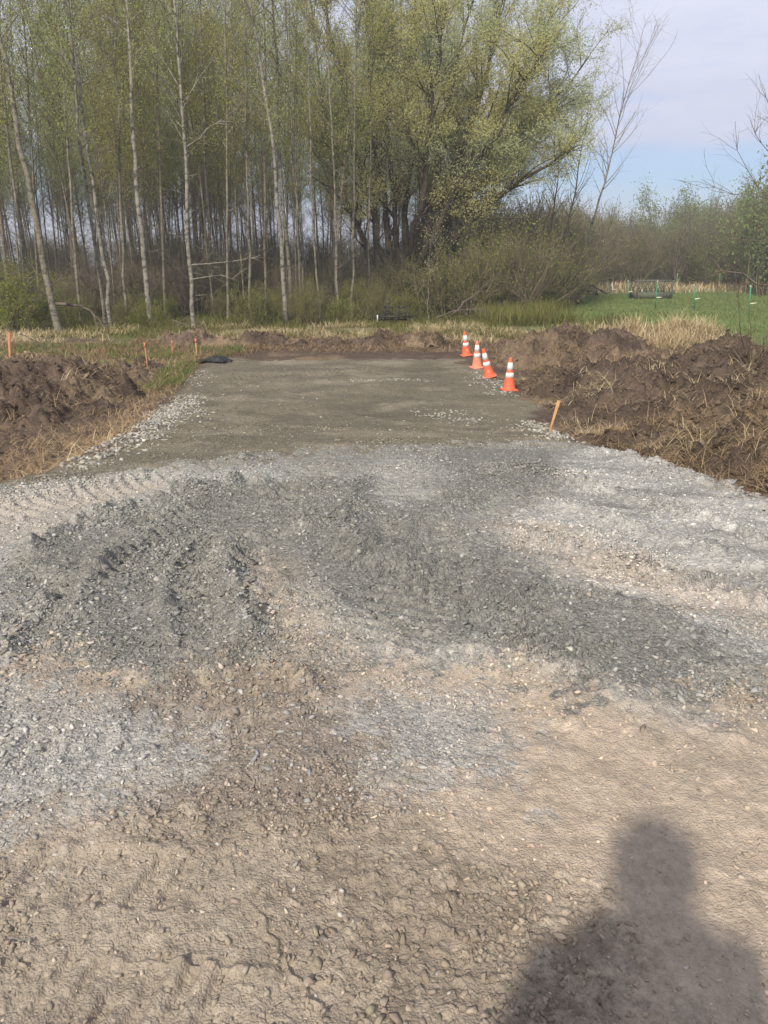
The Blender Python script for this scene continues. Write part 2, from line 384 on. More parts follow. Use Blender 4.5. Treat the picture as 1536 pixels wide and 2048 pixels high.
def shoulder(x, y):
    sd_ = poly_sd(x, y, ROAD)
    return sstep(0.05, 0.9, -sd_)
def base_h(x, y):
    """ground height without the small marks"""
    x = np.asarray(x, float); y = np.asarray(y, float)
    z = zc(y)
    sh = shoulder(x, y) * (y < 60)
    low = -0.95
    drop = np.where(z > low, np.minimum(0.38, (z - low) * 0.6), 0.0) + 0.10
    z = z - sh * drop * (1 - sstep(26, 32, y)) * sstep(-6, 1, y)
    z = z + 0.10 * fbm(x, y, 6.0, 3, 1) * sstep(24, 34, y) + 0.5 * fbm(x, y, 40., 2, 2) * sstep(50, 90, y)
    return z
def detail_h(x, y):
    near = 1 - sstep(22, 26, y)
    rd = np.hypot(x, y)
    h = np.zeros(x.shape)
    for pl, w, a in RIDGES:
        d, s, al, L = line_d(x, y, pl)
        ends = sstep(-.01, .25, al) * sstep(-.01, .25, L - al)
        if w < .02: ends = 1.0
        ww = w * (0.8 + 0.5 * fbm(x, y, 0.5, 2, 3))
        h += a * np.exp(-(d / ww) ** 1.4) * (0.35 + 0.65 * ends) * (0.75 + 0.7 * fbm(x, y, 0.12, 3, 2)) * (1.8 if w > .05 else 1.5)
    for pl, w, sp, a in LUGS:
        d, s, al, L = line_d(x, y, pl)
        m = (1 - sstep(w * 0.8, w * 1.15, d)) * sstep(-0.01, .3, al) * sstep(-0.01, .3, L - al)
        m = m * (.25 + .75 * sstep(-0.35, 0.2, fbm(x, y, 0.45, 3, 5) + 0.1))
        ph = al / sp * 2 * math.pi + s * d / w * 1.3 + 1.2 * fbm(x, y, 0.3, 2, 4)
        lug = np.clip(np.sin(ph) * 1.6, -1, 1)
        ka = 1.35 if pl[:, 1].mean() > 2.9 else .6
        h += a * ka * m * lug * (.6 + .8 * sstep(-.3, .3, fbm(x, y, .16, 3, 6))) - 0.010 * m
    for nm, a, so_ in (('dark_left', .045, .12), ('dark_right', .035, .10), ('brown_spur', .02, .15)):
        sdv = poly_sd(x, y, Q[nm]) + 0.06 * fbm(x, y, 0.25, 3, 1)
        h += a * sstep(-0.01, so_, sdv)
    # crumbly clods and half buried stones
    crumb = sstep(-.2, .25, poly_sd(x, y, Q['crumbly']))
    cm = np.clip(.35 + 1.2 * sstep(-.1, .45, fbm(x, y, 0.5, 3, 7)) * .8 + crumb, 0, 1.4)
    tanm = sstep(-.1, .3, poly_sd(x, y, Q['tan'])); lowm = sstep(-.1, .3, poly_sd(x, y, Q['brown_low'])) * (1 - crumb); cm = cm * (1 - .65 * tanm) * (1 - .55 * lowm)
    nz = 1 - sstep(5, 8, rd)
    h += clods(x, y, .055, 1, .38)[0] * .020 * cm * nz
    h += clods(x, y, .024, 2, .5)[0] * .013 * cm * (1 - sstep(3.5, 5, rd))
    h += clods(x, y, .11, 3, .22)[0] * .028 * cm * (1 - sstep(8, 12, rd))
    h += clods(x, y, .16, 4, .30)[0] * .05 * sstep(8, 11, rd)
    rough = 0.5 + 0.9 * sstep(-0.3, 0.4, fbm(x, y, 0.9, 3, 3))
    rough = rough * (1 - .35 * lowm)
    h += rough * (0.018 * fbm(x, y, 0.55, 3, 2) + 0.011 * fbm(x, y, 0.12, 3, 0, 0.6) * (1 - 0.4 * sstep(8, 16, rd)) + 0.006 * fbm(x, y, 0.035, 3, 1, 0.6) * (1 - sstep(7, 14, rd)))
    # scuffed, layered relief
    h += (0.003 + .005 * crumb) * fbm(x, y, 0.10, 4, 9, .6, ridge=True) * nz
    h += (0.05 * fbm(x, y, 2.2, 2, 5) + .022 * fbm(x, y, .3, 4, 8, .65)) * sstep(8, 11, y)
    out_ = shoulder(x, y)
    h += out_ * (clods(x, y, .22, 5, .5)[0] * .16 + clods(x, y, .1, 6, .5)[0] * .09) * (1 - sstep(28, 30, y))
    h += out_ * (0.05 * fbm(x, y, 0.35, 4, 6, .6) + 0.02 * fbm(x, y, 0.09, 3, 2)) * (1 - sstep(30, 36, y))
    return h * np.where(near > 0, 0.15 + 0.85 * near, 0.15)
def H(x, y):
    x = np.asarray(x, float); y = np.asarray(y, float)
    return base_h(x, y) + detail_h(x, y)

C = dict(damp=srgb(131, 119, 104),
 brown=srgb(157, 145, 128), tan=srgb(172, 157, 138), lgrey=srgb(156, 154, 147), dgrey=srgb(121, 119, 112), mgrey=srgb(136, 134, 126),
 pad=srgb(111, 105, 89), soil=srgb(90, 77, 66), straw=srgb(146, 126, 98), litter=srgb(84, 78, 54), lawn=srgb(100, 116, 66), drygrass=srgb(128, 118, 86))
C = {k: np.array(v) for k, v in C.items()}
FIELD = GP([(1000, 600), (1130, 580), (1250, 572), (1700, 560), (2200, 560), (2600, 720), (1536, 685), (1440, 678), (1320, 660), (1230, 640), (1120, 660), (1000, 650)])
def colours(x, y):
    col = np.tile(C['brown'], (len(x), 1)); grav = np.full(len(x), 0.35)
    near = y < 40
    rd0 = np.hypot(x, y)
    w1 = 0.08 * fbm(x, y, 0.35, 5, 2, 0.65) + 0.08 * fbm(x, y, 1.1, 2, 1)
    w1 = w1 + .20 * (worley(x, y, .035, 7)[1] - .5) * (1 - .5 * sstep(5, 8, rd0)) + .22 * (worley(x, y, .09, 8)[2] - .5)
    def paint(nm, c, soft, op=1.0, g=None, jit=1.0, poly=None):
        nonlocal col, grav
        sdv = poly_sd(x, y, Q[nm] if poly is None else poly) + w1 * jit
        m = sstep(-soft * .6, soft * .6, sdv) * op
        m = m * (1 - 0.18 * sstep(0, .5, fbm(x, y, 0.2, 4, 3)))
        col = col * (1 - m[:, None]) + C[c] * m[:, None]
        if g is not None: grav = grav * (1 - m) + g * m
    paint('tan', 'tan', 0.30, 1, 0.12)
    paint('brown_low', 'brown', 0.35, 0.75, 0.3)
    paint('lightgrey_low', 'lgrey', 0.26, 0.92, 0.8)
    paint('grey_all', 'mgrey', 0.12, 1, 0.75)
    paint('light_left', 'lgrey', 0.15, 0.95, 0.7)
    paint('tan_left', 'tan', 0.25, 0.35, 0.3)
    paint('light_right', 'lgrey', 0.12, 1, 0.8)
    paint('tan_right', 'tan', 0.2, 0.5, 0.4)
    paint('brown_mid', 'brown', 0.14, 0.7, 0.6)
    paint('dark_left', 'dgrey', 0.12, 0.92, 1.0, 1.2)
    paint('dark_right', 'dgrey', 0.12, 0.92, 0.9, 1.2)
    paint('tan_center', 'lgrey', 0.2, 0.6, 0.5)
    paint('brown_spur', 'damp', 0.16, 0.75, 0.6)
    paint('brown_spot', 'brown', 0.12, 0.8, 0.3)
    paint('crumbly', 'damp', 0.25, 0.75, 0.4)
    # streaks of pale fines dragged along the right-hand tracks
    a = (x * 0.93 - y * 0.36); b = (x * 0.36 + y * 0.93)
    stx = fbm(a * 0.16, b * 1.0, 0.10, 4, 5) * 1.25
    mr = sstep(-.1, .2, poly_sd(x, y, Q['light_right']))
    col *= (1 + 0.40 * mr * stx)[:, None]
    # light on the windrow crests put into the colour: paler along ridge lines
    for pl, w, a_ in RIDGES[7:13]:
        dd, ss, al, L = line_d(x, y, pl)
        q_ = np.exp(-(dd / (w * 1.1)) ** 2) * (.6 + .8 * fbm(x, y, .2, 3, 4))
        col = col + (C['lgrey'] * 1.08 - col) * np.clip(q_ * .55, 0, 1)[:, None]
    # single stones and clods differ a little in tone
    tv = clods(x, y, .055, 1, .45)[1] * .16 + clods(x, y, .024, 2, .55)[1] * .12 + clods(x, y, .11, 3, .22)[1] * .14
    col = col * (1 + tv * (1 - sstep(9, 14, np.hypot(x, y))))[:, None]
    # lower pad
    d, s, al, L = line_d(x, y, GP([(0, 985), (230, 960), (420, 925), (640, 905), (900, 893), (1130, 889), (1250, 880)]))
    padm = sstep(-0.18, 0.30, (y - np.interp(x, *np.array(sorted([tuple(p) for p in GP([(0, 985), (230, 955), (420, 925), (640, 905), (900, 895), (1130, 889)])])).T)) + 3.2 * w1)
    pc = C['pad'] * (1 + 0.34 * fbm(x, y * 1.8, 1.3, 4, 4, 0.6)[:, None])
    pc = pc + np.clip(fbm(x, y, 0.8, 4, 2, .6), 0, 1)[:, None] * np.array([.13, .11, .085])
    col = col * (1 - padm[:, None]) + pc * padm[:, None]; grav = grav * (1 - padm) + 0.75 * padm
    # soil outside the drive
    sdr = poly_sd(x, y, ROAD) + 0.16 * fbm(x, y, 0.5, 4, 6, .6) + .38 * sstep(8, 11, y) * fbm(x, y, .9, 4, 2, .65)
    sdr = sdr - 1.7 * sstep(19.8, 22.8, y) * (.5 + .9 * fbm(x, y, 1.1, 4, 3, .6))
    so_ = sstep(-0.06, 0.16, -sdr)
    sc = C['soil'] * (1 + 0.35 * fbm(x, y, 0.4, 4, 1, 0.65)[:, None])
    stm = sstep(0.05, 0.4, fbm(x, y, 1.3, 4, 8, .6)) * 0.5
    sc = sc * (1 - stm[:, None]) + C['straw'] * stm[:, None]
    col = col * (1 - so_[:, None]) + sc * so_[:, None]; grav = grav * (1 - so_) + 0.1 * so_
    # beyond the berm: dry grass then litter; field on the right
    yy = y + 2.5 * fbm(x, y, 3, 3, 2)
    g1 = sstep(27, 29.5, yy)
    dg = C['drygrass'] * (0.85 + 0.35 * fbm(x, y, .8, 4, 4)[:, None])
    gm = sstep(-.1, .3, fbm(x, y, 1.6, 3, 6))[:, None]
    dg = dg * (1 - gm * .7) + np.array(srgb(92, 104, 54)) * gm * .7
    col = col * (1 - g1[:, None]) + dg * g1[:, None]; grav *= (1 - g1)
    g2 = sstep(32, 36, yy + 3 * fbm(x, y, 5, 2, 3))
    lt = C['litter'] * (1 + 0.3 * fbm(x, y, 1.2, 4, 4)[:, None])
    col = col * (1 - g2[:, None]) + lt * g2[:, None]
    fm = sstep(-.8, .8, poly_sd(x, y, FIELD) + 1.6 * fbm(x, y, 2.5, 3, 2))
    lw = C['lawn'] * (1 + 0.22 * fbm(x, y, 3.5, 4, 3)[:, None] + 0.15 * fbm(x, y, .5, 3, 1)[:, None])
    col = col * (1 - fm[:, None]) + lw * fm[:, None]
    fr = sstep(68, 76, y + 5 * fbm(x, y, 7, 3, 4)) * sstep(12, 18, x)
    col = col * (1 - fr[:, None]) + (C['drygrass'] * (1 + .2 * fbm(x, y, 3, 3, 1)[:, None])) * fr[:, None]
    # grassy patch between left pile and berm
    gl = sstep(0, .8, -(x + 4.6 + .05 * (y - 17)) + .5 * fbm(x, y, 1., 3, 2)) * sstep(16.2, 17.5, y) * (1 - sstep(26, 28, y))
    gl = np.maximum(gl, 0) + 0 * x
    gl0 = gl
    gl = sstep(-.25, .35, poly_sd(x, y, GP([(200, 740), (300, 700), (420, 690), (420, 712), (380, 745), (300, 790), (230, 800)])) + .4 * fbm(x, y, .8, 3, 2))
    gl = np.maximum(gl, gl0)
    gc = C['straw'] * (1 - .0) ; gg = np.array(srgb(100, 112, 62)); k = sstep(-.1, .3, fbm(x, y, .7, 3, 3))[:, None]
    col = col * (1 - gl[:, None]) + (gc * (1 - k) + gg * k) * gl[:, None]
    # general blotches, dust and damp
    col = col * (1 + 0.12 * fbm(x, y, 0.7, 5, 5, 0.6) + 0.10 * fbm(x, y, 0.06, 3, 2, .6) * (np.hypot(x, y) < 12))[:, None]
    return np.clip(col, 0.01, 1), np.clip(grav, 0, 1)

ang = np.concatenate([np.arange(-math.pi, -0.66, 0.05), np.arange(-0.66, 0.66, 0.0022), np.arange(0.66, math.pi, 0.05)])
rr = [0.25]
while rr[-1] < 290:
    r_ = rr[-1]; rr.append(r_ * (1.0105 if r_ < 1.2 else 1.0023 if r_ < 4 else 1.0029 if r_ < 24 else 1.008 if r_ < 60 else 1.04))
rr = np.array(rr)
RR, AA = np.meshgrid(rr, ang, indexing='ij')
gx = (RR * np.sin(AA)).ravel(); gy = (RR * np.cos(AA)).ravel()
gz = np.concatenate([H(gx[i:i + 200000], gy[i:i + 200000]) for i in range(0, len(gx), 200000)])
cg = [colours(gx[i:i + 200000], gy[i:i + 200000]) for i in range(0, len(gx), 200000)]
gcol = np.concatenate([c[0] for c in cg]); ggr = np.concatenate([c[1] for c in cg])
nr, na = RR.shape
idx = np.arange(nr * na).reshape(nr, na); nxt = np.roll(idx, -1, axis=1)
qf = np.stack([idx[:-1], idx[1:], nxt[1:], nxt[:-1]], -1).reshape(-1, 4)[:, ::-1]
verts = np.stack([gx, gy, gz], 1); verts = np.vstack([verts, [[0, 0, float(gz[:na].mean())]]])
cfan = np.stack([idx[0], nxt[0], np.full(na, nr * na)], 1)[:, ::-1]
gme = make_mesh('ground', verts, [qf, cfan], smooth=True)
gcol = np.vstack([gcol, gcol[:1]]); ggr = np.append(ggr, ggr[0])
vattr(gme, 'tone', gcol); vattr(gme, 'stony', ggr)

def ground_mat():
    m, t, b, o = mat_new('ground_dirt_gravel'); b.inputs['Roughness'].default_value = 0.95; b.inputs['Specular IOR Level'].default_value = 0.12
    at = N(t, 'ShaderNodeAttribute', attribute_name='tone'); st = N(t, 'ShaderNodeAttribute', attribute_name='stony')
    tcx = N(t, 'ShaderNodeTexCoord')
    hs = []
    warp = N(t, 'ShaderNodeTexNoise', Scale=30.0, Detail=2.0); t.links.new(tcx.outputs['Object'], warp.inputs['Vector'])
    wv = N(t, 'ShaderNodeVectorMath', operation='SCALE'); wv.inputs['Scale'].default_value = 0.02; t.links.new(warp.outputs['Color'], wv.inputs[0])
    av = N(t, 'ShaderNodeVectorMath', operation='ADD'); t.links.new(tcx.outputs['Object'], av.inputs[0]); t.links.new(wv.outputs[0], av.inputs[1])
    v1 = N(t, 'ShaderNodeTexVoronoi', Scale=55.0, Randomness=1.0); v2 = N(t, 'ShaderNodeTexVoronoi', Scale=135.0, Randomness=1.0)
    for v in (v1, v2): t.links.new(av.outputs[0], v.inputs['Vector'])
    n1 = N(t, 'ShaderNodeTexNoise', Scale=90.0, Detail=6.0, Roughness=0.7); t.links.new(tcx.outputs['Object'], n1.inputs['Vector'])
    n2 = N(t, 'ShaderNodeTexNoise', Scale=9.0, Detail=6.0, Roughness=0.65); t.links.new(tcx.outputs['Object'], n2.inputs['Vector'])
    # tone per pebble
    s1 = N(t, 'ShaderNodeSeparateColor'); t.links.new(v1.outputs['Color'], s1.inputs[0])
    s2 = N(t, 'ShaderNodeSeparateColor'); t.links.new(v2.outputs['Color'], s2.inputs[0])
    def rng_(src, a, b_, lo, hi):
        q = N(t, 'ShaderNodeMapRange'); q.inputs[1].default_value = a; q.inputs[2].default_value = b_; q.inputs[3].default_value = lo; q.inputs[4].default_value = hi
        t.links.new(src, q.inputs[0]); return q.outputs[0]
    a1 = rng_(s1.outputs[0], 0, 1, -0.20, 0.22); a2 = rng_(s2.outputs[0], 0, 1, -0.24, 0.26)
    pk = rng_(s1.outputs[1], 0.93, 1.0, 0.0, 0.7)
    sm = N(t, 'ShaderNodeMath', operation='ADD'); t.links.new(a1, sm.inputs[0]); t.links.new(a2, sm.inputs[1])
    sm2 = N(t, 'ShaderNodeMath', operation='ADD'); t.links.new(sm.outputs[0], sm2.inputs[0]); t.links.new(pk, sm2.inputs[1])
    k = N(t, 'ShaderNodeMath', operation='MULTIPLY'); t.links.new(sm2.outputs[0], k.inputs[0]); t.links.new(st.outputs['Fac'], k.inputs[1])
    n2r = rng_(n2.outputs[0], 0.3, 0.7, -0.10, 0.12); n1r = rng_(n1.outputs[0], 0.3, 0.7, -0.10, 0.10)
    k2 = N(t, 'ShaderNodeMath', operation='ADD'); t.links.new(k.outputs[0], k2.inputs[0]); t.links.new(n2r, k2.inputs[1])
    k3 = N(t, 'ShaderNodeMath', operation='ADD'); t.links.new(k2.outputs[0], k3.inputs[0]); t.links.new(n1r, k3.inputs[1])
    k4 = N(t, 'ShaderNodeMath', operation='ADD'); k4.inputs[1].default_value = 1.0; t.links.new(k3.outputs[0], k4.inputs[0])
    vmx = N(t, 'ShaderNodeVectorMath', operation='SCALE'); t.links.new(at.outputs['Color'], vmx.inputs[0]); t.links.new(k4.outputs[0], vmx.inputs['Scale'])
    t.links.new(vmx.outputs[0], b.inputs['Base Color'])
    # relief
    b1 = N(t, 'ShaderNodeBump', Strength=1.0, Distance=0.010, ); b1.invert = True
    vk = N(t, 'ShaderNodeMath', operation='MULTIPLY'); t.links.new(v1.outputs['Distance'], vk.inputs[0]); t.links.new(st.outputs['Fac'], vk.inputs[1])
    t.links.new(vk.outputs[0], b1.inputs['Height'])
    b2 = N(t, 'ShaderNodeBump', Strength=1.0, Distance=0.004); b2.invert = True
    t.links.new(v2.outputs['Distance'], b2.inputs['Height']); t.links.new(b1.outputs[0], b2.inputs['Normal'])
    b3 = N(t, 'ShaderNodeBump', Strength=1.0, Distance=0.0045); t.links.new(n1.outputs[0], b3.inputs['Height']); t.links.new(b2.outputs[0], b3.inputs['Normal'])
    t.links.new(b3.outputs[0], b.inputs['Normal'])
    return m
MG = ground_mat()
tag(link('ground', gme, MG), 'gravel drive, worn dirt, turned soil and grass running out to the woods', None, None, 'structure')
print('ground', len(verts))

# ------------------------------------------------------------------ stones
import bmesh
def hull(seed):
    """one angular broken stone: convex hull of a few points"""
    r_ = np.random.default_rng(seed); n = int(r_.integers(8, 12))
    p = r_.normal(0, 1, (n, 3)); p /= np.linalg.norm(p, axis=1, keepdims=True); p = p * r_.uniform(.75, 1.05, (n, 1)) * np.array([1, .82, .9])
    bm = bmesh.new()
    for q in p: bm.verts.new(q)
    bmesh.ops.convex_hull(bm, input=bm.verts)
    bm.verts.ensure_lookup_table(); bm.verts.index_update()
    v = np.array([list(w.co) for w in bm.verts]); f = np.array([[w.index for w in q.verts] for q in bm.faces]); bm.free()
    return v, f
HULLS = [hull(i) for i in range(36)]
def rand_rot(n, tilt=0.5):
    """rotation matrices: random spin about z, then a random tilt"""
    a = rng.random(n) * 2 * np.pi; b = rng.normal(0, tilt, n); c = rng.normal(0, tilt, n)
    z = np.zeros(n); o = np.ones(n)
    Rz = np.stack([np.cos(a), -np.sin(a), z, np.sin(a), np.cos(a), z, z, z, o], -1).reshape(n, 3, 3)
    Rx = np.stack([o, z, z, z, np.cos(b), -np.sin(b), z, np.sin(b), np.cos(b)], -1).reshape(n, 3, 3)
    Ry = np.stack([np.cos(c), z, np.sin(c), z, o, z, -np.sin(c), z, np.cos(c)], -1).reshape(n, 3, 3)
    return Rz @ Rx @ Ry
def stones_mesh(name, pts, size, mat, sink=0.25, tone=None, flat=0.6, tilt=.35):
    n = len(pts); kind = rng.integers(0, len(HULLS), n); V, F, TN, off = [], [], [], 0
    rot = rand_rot(n, tilt)
    sc = np.stack([rng.uniform(.8, 1.5, n), rng.uniform(.6, 1.05, n), rng.uniform(flat * .55, flat * 1.35, n)], -1)
    for k, (B0, F0) in enumerate(HULLS):
        m = kind == k
        if not m.any(): continue
        q = B0[None] * sc[m][:, None] * size[m][:, None, None]
        q = np.einsum('nij,nkj->nki', rot[m], q)
        q += pts[m][:, None]; q[:, :, 2] += (size[m] * (0.5 - sink) * flat)[:, None]
        c = len(q); V.append(q.reshape(-1, 3)); F.append((F0[None] + (np.arange(c) * len(B0))[:, None, None]).reshape(-1, 3) + off); off += c * len(B0)
        if tone is not None: TN.append(np.repeat(tone[m], len(B0), 0))
    me = make_mesh(name, np.concatenate(V), np.concatenate(F))
    if tone is not None: vattr(me, 'tone', np.clip(np.concatenate(TN), .01, .9))
    return me
def stone_tone(x, y, var=.16, pale=.03, lift=1.05):
    n = len(x); c = colours(x + rng.normal(0, .07, n), y + rng.normal(0, .07, n))[0]
    k = lift * np.exp(rng.normal(0, var, n))
    w = rng.random(n) < pale
    c = c * k[:, None] * (1 + rng.normal(0, .02, (n, 3)))
    c[w] = c[w] * .35 + np.array(srgb(196, 194, 186)) * .65
    return c
def tone_mat(name, bump=.003, bscale=80):
    m, t, b, o = mat_new(name); b.inputs['Roughness'].default_value = .93; b.inputs['Specular IOR Level'].default_value = .15
    at = N(t, 'ShaderNodeAttribute', attribute_name='tone'); tcx = N(t, 'ShaderNodeTexCoord'); nz = N(t, 'ShaderNodeTexNoise', Scale=bscale, Detail=5.0, Roughness=.65); t.links.new(tcx.outputs['Object'], nz.inputs['Vector'])
    mr = N(t, 'ShaderNodeMapRange'); mr.inputs[1].default_value = 0.3; mr.inputs[2].default_value = 0.7; mr.inputs[3].default_value = 0.85; mr.inputs[4].default_value = 1.12
    t.links.new(nz.outputs[0], mr.inputs[0]); v = N(t, 'ShaderNodeVectorMath', operation='SCALE'); t.links.new(at.outputs['Color'], v.inputs[0]); t.links.new(mr.outputs[0], v.inputs['Scale']); t.links.new(v.outputs[0], b.inputs['Base Color'])
    bp = N(t, 'ShaderNodeBump', Strength=1.0, Distance=bump); t.links.new(nz.outputs[0], bp.inputs['Height']); t.links.new(bp.outputs[0], b.inputs['Normal'])
    return m
M_LOOSE = tone_mat('stone_loose')
M_STONE = islandmat('stone_grey', [srgb(92, 93, 92), srgb(112, 113, 111), srgb(128, 128, 124), srgb(146, 146, 141), srgb(178, 177, 170), srgb(120, 115, 106)], 0.92, 0.003, 90)
M_STONED = islandmat('stone_dark', [srgb(84, 86, 86), srgb(96, 98, 98), srgb(104, 106, 105), srgb(116, 117, 115), srgb(132, 132, 128), srgb(176, 175, 168)], 0.92, 0.003, 90)
M_STONEB = islandmat('stone_brown', [srgb(118, 105, 90), srgb(132, 118, 102), srgb(150, 136, 118), srgb(140, 132, 122), srgb(172, 164, 150), srgb(124, 110, 94)], 0.95, 0.003, 90)
M_ROCK = islandmat('rock_pale', [srgb(128, 126, 118), srgb(150, 147, 138), srgb(168, 165, 155), srgb(185, 181, 170), srgb(140, 134, 122)], 0.92, 0.004, 60)
def scatter_view(n, r0, r1, a=0.60):
    """random ground points, evenly spread over the picture-side wedge"""
    u = rng.random(n); r = np.sqrt(r0 * r0 + u * (r1 * r1 - r0 * r0)); t = rng.uniform(-a, a, n)
    return r * np.sin(t), r * np.cos(t)
def zone(nm, x, y, soft=0.1): return sstep(-soft, soft, poly_sd(x, y, Q[nm]))
def gravel_field():
    near, nsz = [], []
    for n, r0, r1, smin, smax in ((110000, 1.1, 3.2, .0025, .013), (190000, 2.6, 6.5, .004, .020), (130000, 6.0, 11.0, .007, .024), (90000, 10, 24, .012, .034)):
        x, y = scatter_view(n, r0, r1)
        g = 0.16 + 0.35 * zone('lightgrey_low', x, y, .3) + .5 * zone('dark_left', x, y) + .30 * zone('dark_right', x, y) + .25 * zone('light_right', x, y) + .35 * zone('light_left', x, y) \
            + .5 * zone('brown_spur', x, y) + .15 * zone('brown_mid', x, y) + .15 * zone('grey_all', x, y)
        g = g * (0.30 + 1.4 * sstep(-.15, .5, fbm(x, y, .45, 3, 6)))
        g = g * np.where(y > 9.0, 0.95, 1) * (poly_sd(x, y, ROAD) > 0.0)
        g[zone('tan', x, y) > .5] *= 0.5
        keep = rng.random(n) < g
        x, y = x[keep], y[keep]
        s = smin + (smax - smin) * rng.random(len(x)) ** 3.2
        near.append(np.stack([x, y], 1)); nsz.append(s)
    p = np.concatenate(near); s = np.concatenate(nsz)
    return np.column_stack([p, H(p[:, 0], p[:, 1])]), s
pts, s = gravel_field()
print('gravel', len(pts))
o = link('gravel', stones_mesh('gravel', pts, s, None, .35, stone_tone(pts[:, 0], pts[:, 1], .24, .04, 1.10)), M_LOOSE); tag(o, 'loose crushed stone scattered over the drive and pad', 'gravel', None, 'stuff')
def rock_rows():
    P_, S_ = [], []
    for pl, w, den, sz in STONE_ROWS:
        d_ = np.diff(pl, axis=0); L = np.hypot(d_[:, 0], d_[:, 1]); cum = np.concatenate([[0], np.cumsum(L)])
        n = int(den * 2.0 * cum[-1] * 2 * w); u = rng.random(n) * cum[-1]
        x = np.interp(u, cum, pl[:, 0]); y = np.interp(u, cum, pl[:, 1])
        x = x + rng.normal(0, w * .6, n); y = y + rng.normal(0, w * .6, n)
        k = fbm(x, y, .35, 3, 4) > rng.uniform(-.5, .25, n); x, y = x[k], y[k]
        s = sz * rng.uniform(.25, 1.0, len(x)) ** 1.3
        P_.append(np.column_stack([x, y, H(x, y)])); S_.append(s)
    return np.concatenate(P_), np.concatenate(S_)
rp, rs = rock_rows()
tn = stone_tone(rp[:, 0], rp[:, 1], .12, .06)
farp = (rp[:, 1] > 6.2) & (rng.random(len(rp)) < .8)
tn[farp] = np.array(srgb(164, 160, 148)) * np.exp(rng.normal(0, .22, farp.sum()))[:, None]
nearp = (~farp) & (rng.random(len(rp)) < .5)
tn[nearp] = np.array(srgb(150, 149, 144)) * np.exp(rng.normal(0, .16, nearp.sum()))[:, None]
o = link('rubble', stones_mesh('rubble', rp, rs, None, .35, tn), M_LOOSE); tag(o, 'coarse broken rock along the edges of the pad and the track ridges', 'broken rock', None, 'stuff')
# clods of dirt
x, y = scatter_view(130000, 1.1, 5.5)
g = (.75 * zone('brown_low', x, y, .3) + .2 * zone('tan', x, y)) * (0.12 + 1.2 * sstep(0.0, .45, fbm(x, y, .5, 3, 7))) + .6 * zone('crumbly', x, y, .25) * (.2 + sstep(-.3, .3, fbm(x, y, .3, 3, 2)))
k = rng.random(len(x)) < g; x, y = x[k], y[k]
sz = .0022 + .015 * rng.random(len(x)) ** 4
o = link('dirt_crumbs', stones_mesh('dirt_crumbs', np.column_stack([x, y, H(x, y)]), sz, None, .35, stone_tone(x, y, .06, .0, 1.0), flat=.8), M_LOOSE); tag(o, 'crumbled brown dirt clods on the near ground', 'dirt', None, 'stuff')
# the few big stones one can count
BIG = [((808, 1528), .040, 'pale round stone beside a smaller one on the tan dirt'), ((846, 1542), .030, 'small whitish stone right of the larger pale one on tan dirt'),
       ((590, 1728), .030, 'whitish oval stone alone on the brown dirt below the gravel'), ((655, 1880), .045, 'flat angular brown clod half sunk near the lower edge'),
       ((185, 1810), .022, 'small tan stone on the tread marked dirt at lower left'), ((600, 1530), .028, 'grey brown stone at the foot of the brown spur'),
       ((470, 1430), .04, 'flat reddish brown stone on the brown spur'), ((465, 1380), .045, 'flat pale slab shaped stone above the brown spur'),
       ((320, 1190), .05, 'bright pale slab standing in the dark left gravel'), ((410, 1140), .03, 'bright white stone near the top of the dark left gravel'),
       ((170, 1328), .045, 'pale angular stone at the lower left rim of the dark gravel'), ((1176, 1212), .035, 'dark rounded stone standing on the right gravel band'),
       ((1092, 1256), .028, 'single whitish stone on the right dark gravel band'), ((680, 1485), .03, 'brown grey stone right of the brown spur'),
       ((1185, 1400), .035, 'brownish stone below the right gravel band'), ((1285, 1476), .035, 'brown stone by the dark damp spot at right')]
M_BIG = [M_STONE, M_STONEB, M_ROCK]
for i, ((px, py), s_, lb) in enumerate(BIG):
    gxy = G(px, py); z = float(H(gxy[:1], gxy[1:2])[0])
    bpx = np.array([[0, 0, 0.]])
    me = stones_mesh('stone', bpx, np.array([s_ * .62]), None, .25, flat=.7)
    mt = M_ROCK if ('pale' in lb or 'whit' in lb or 'bright' in lb) else M_STONEB
    o = link('stone', me, mt, None, (gxy[0], gxy[1], z)); tag(o, lb, 'stone', 'larger stones lying on the drive')

# ------------------------------------------------------------------ piles of turned soil
M_SOIL = None
def soil_mat():
    m, t, b, o = mat_new('turned_soil'); b.inputs['Specular IOR Level'].default_value = 0.15; b.inputs['Roughness'].default_value = 0.95
    at = N(t, 'ShaderNodeAttribute', attribute_name='tone'); tcx = N(t, 'ShaderNodeTexCoord')
    n1 = N(t, 'ShaderNodeTexNoise', Scale=22.0, Detail=8.0, Roughness=0.75); t.links.new(tcx.outputs['Object'], n1.inputs['Vector'])
    q = N(t, 'ShaderNodeMapRange'); q.inputs[1].default_value = .3; q.inputs[2].default_value = .7; q.inputs[3].default_value = .6; q.inputs[4].default_value = 1.4
    t.links.new(n1.outputs[0], q.inputs[0])
    v = N(t, 'ShaderNodeVectorMath', operation='SCALE'); t.links.new(at.outputs['Color'], v.inputs[0]); t.links.new(q.outputs[0], v.inputs['Scale']); t.links.new(v.outputs[0], b.inputs['Base Color'])
    bp = N(t, 'ShaderNodeBump', Strength=1.0, Distance=0.03); t.links.new(n1.outputs[0], bp.inputs['Height']); t.links.new(bp.outputs[0], b.inputs['Normal'])
    return m
M_SOIL = soil_mat(); M_CL = tone_mat('soil_clod', .012, 40)
PILES = {}
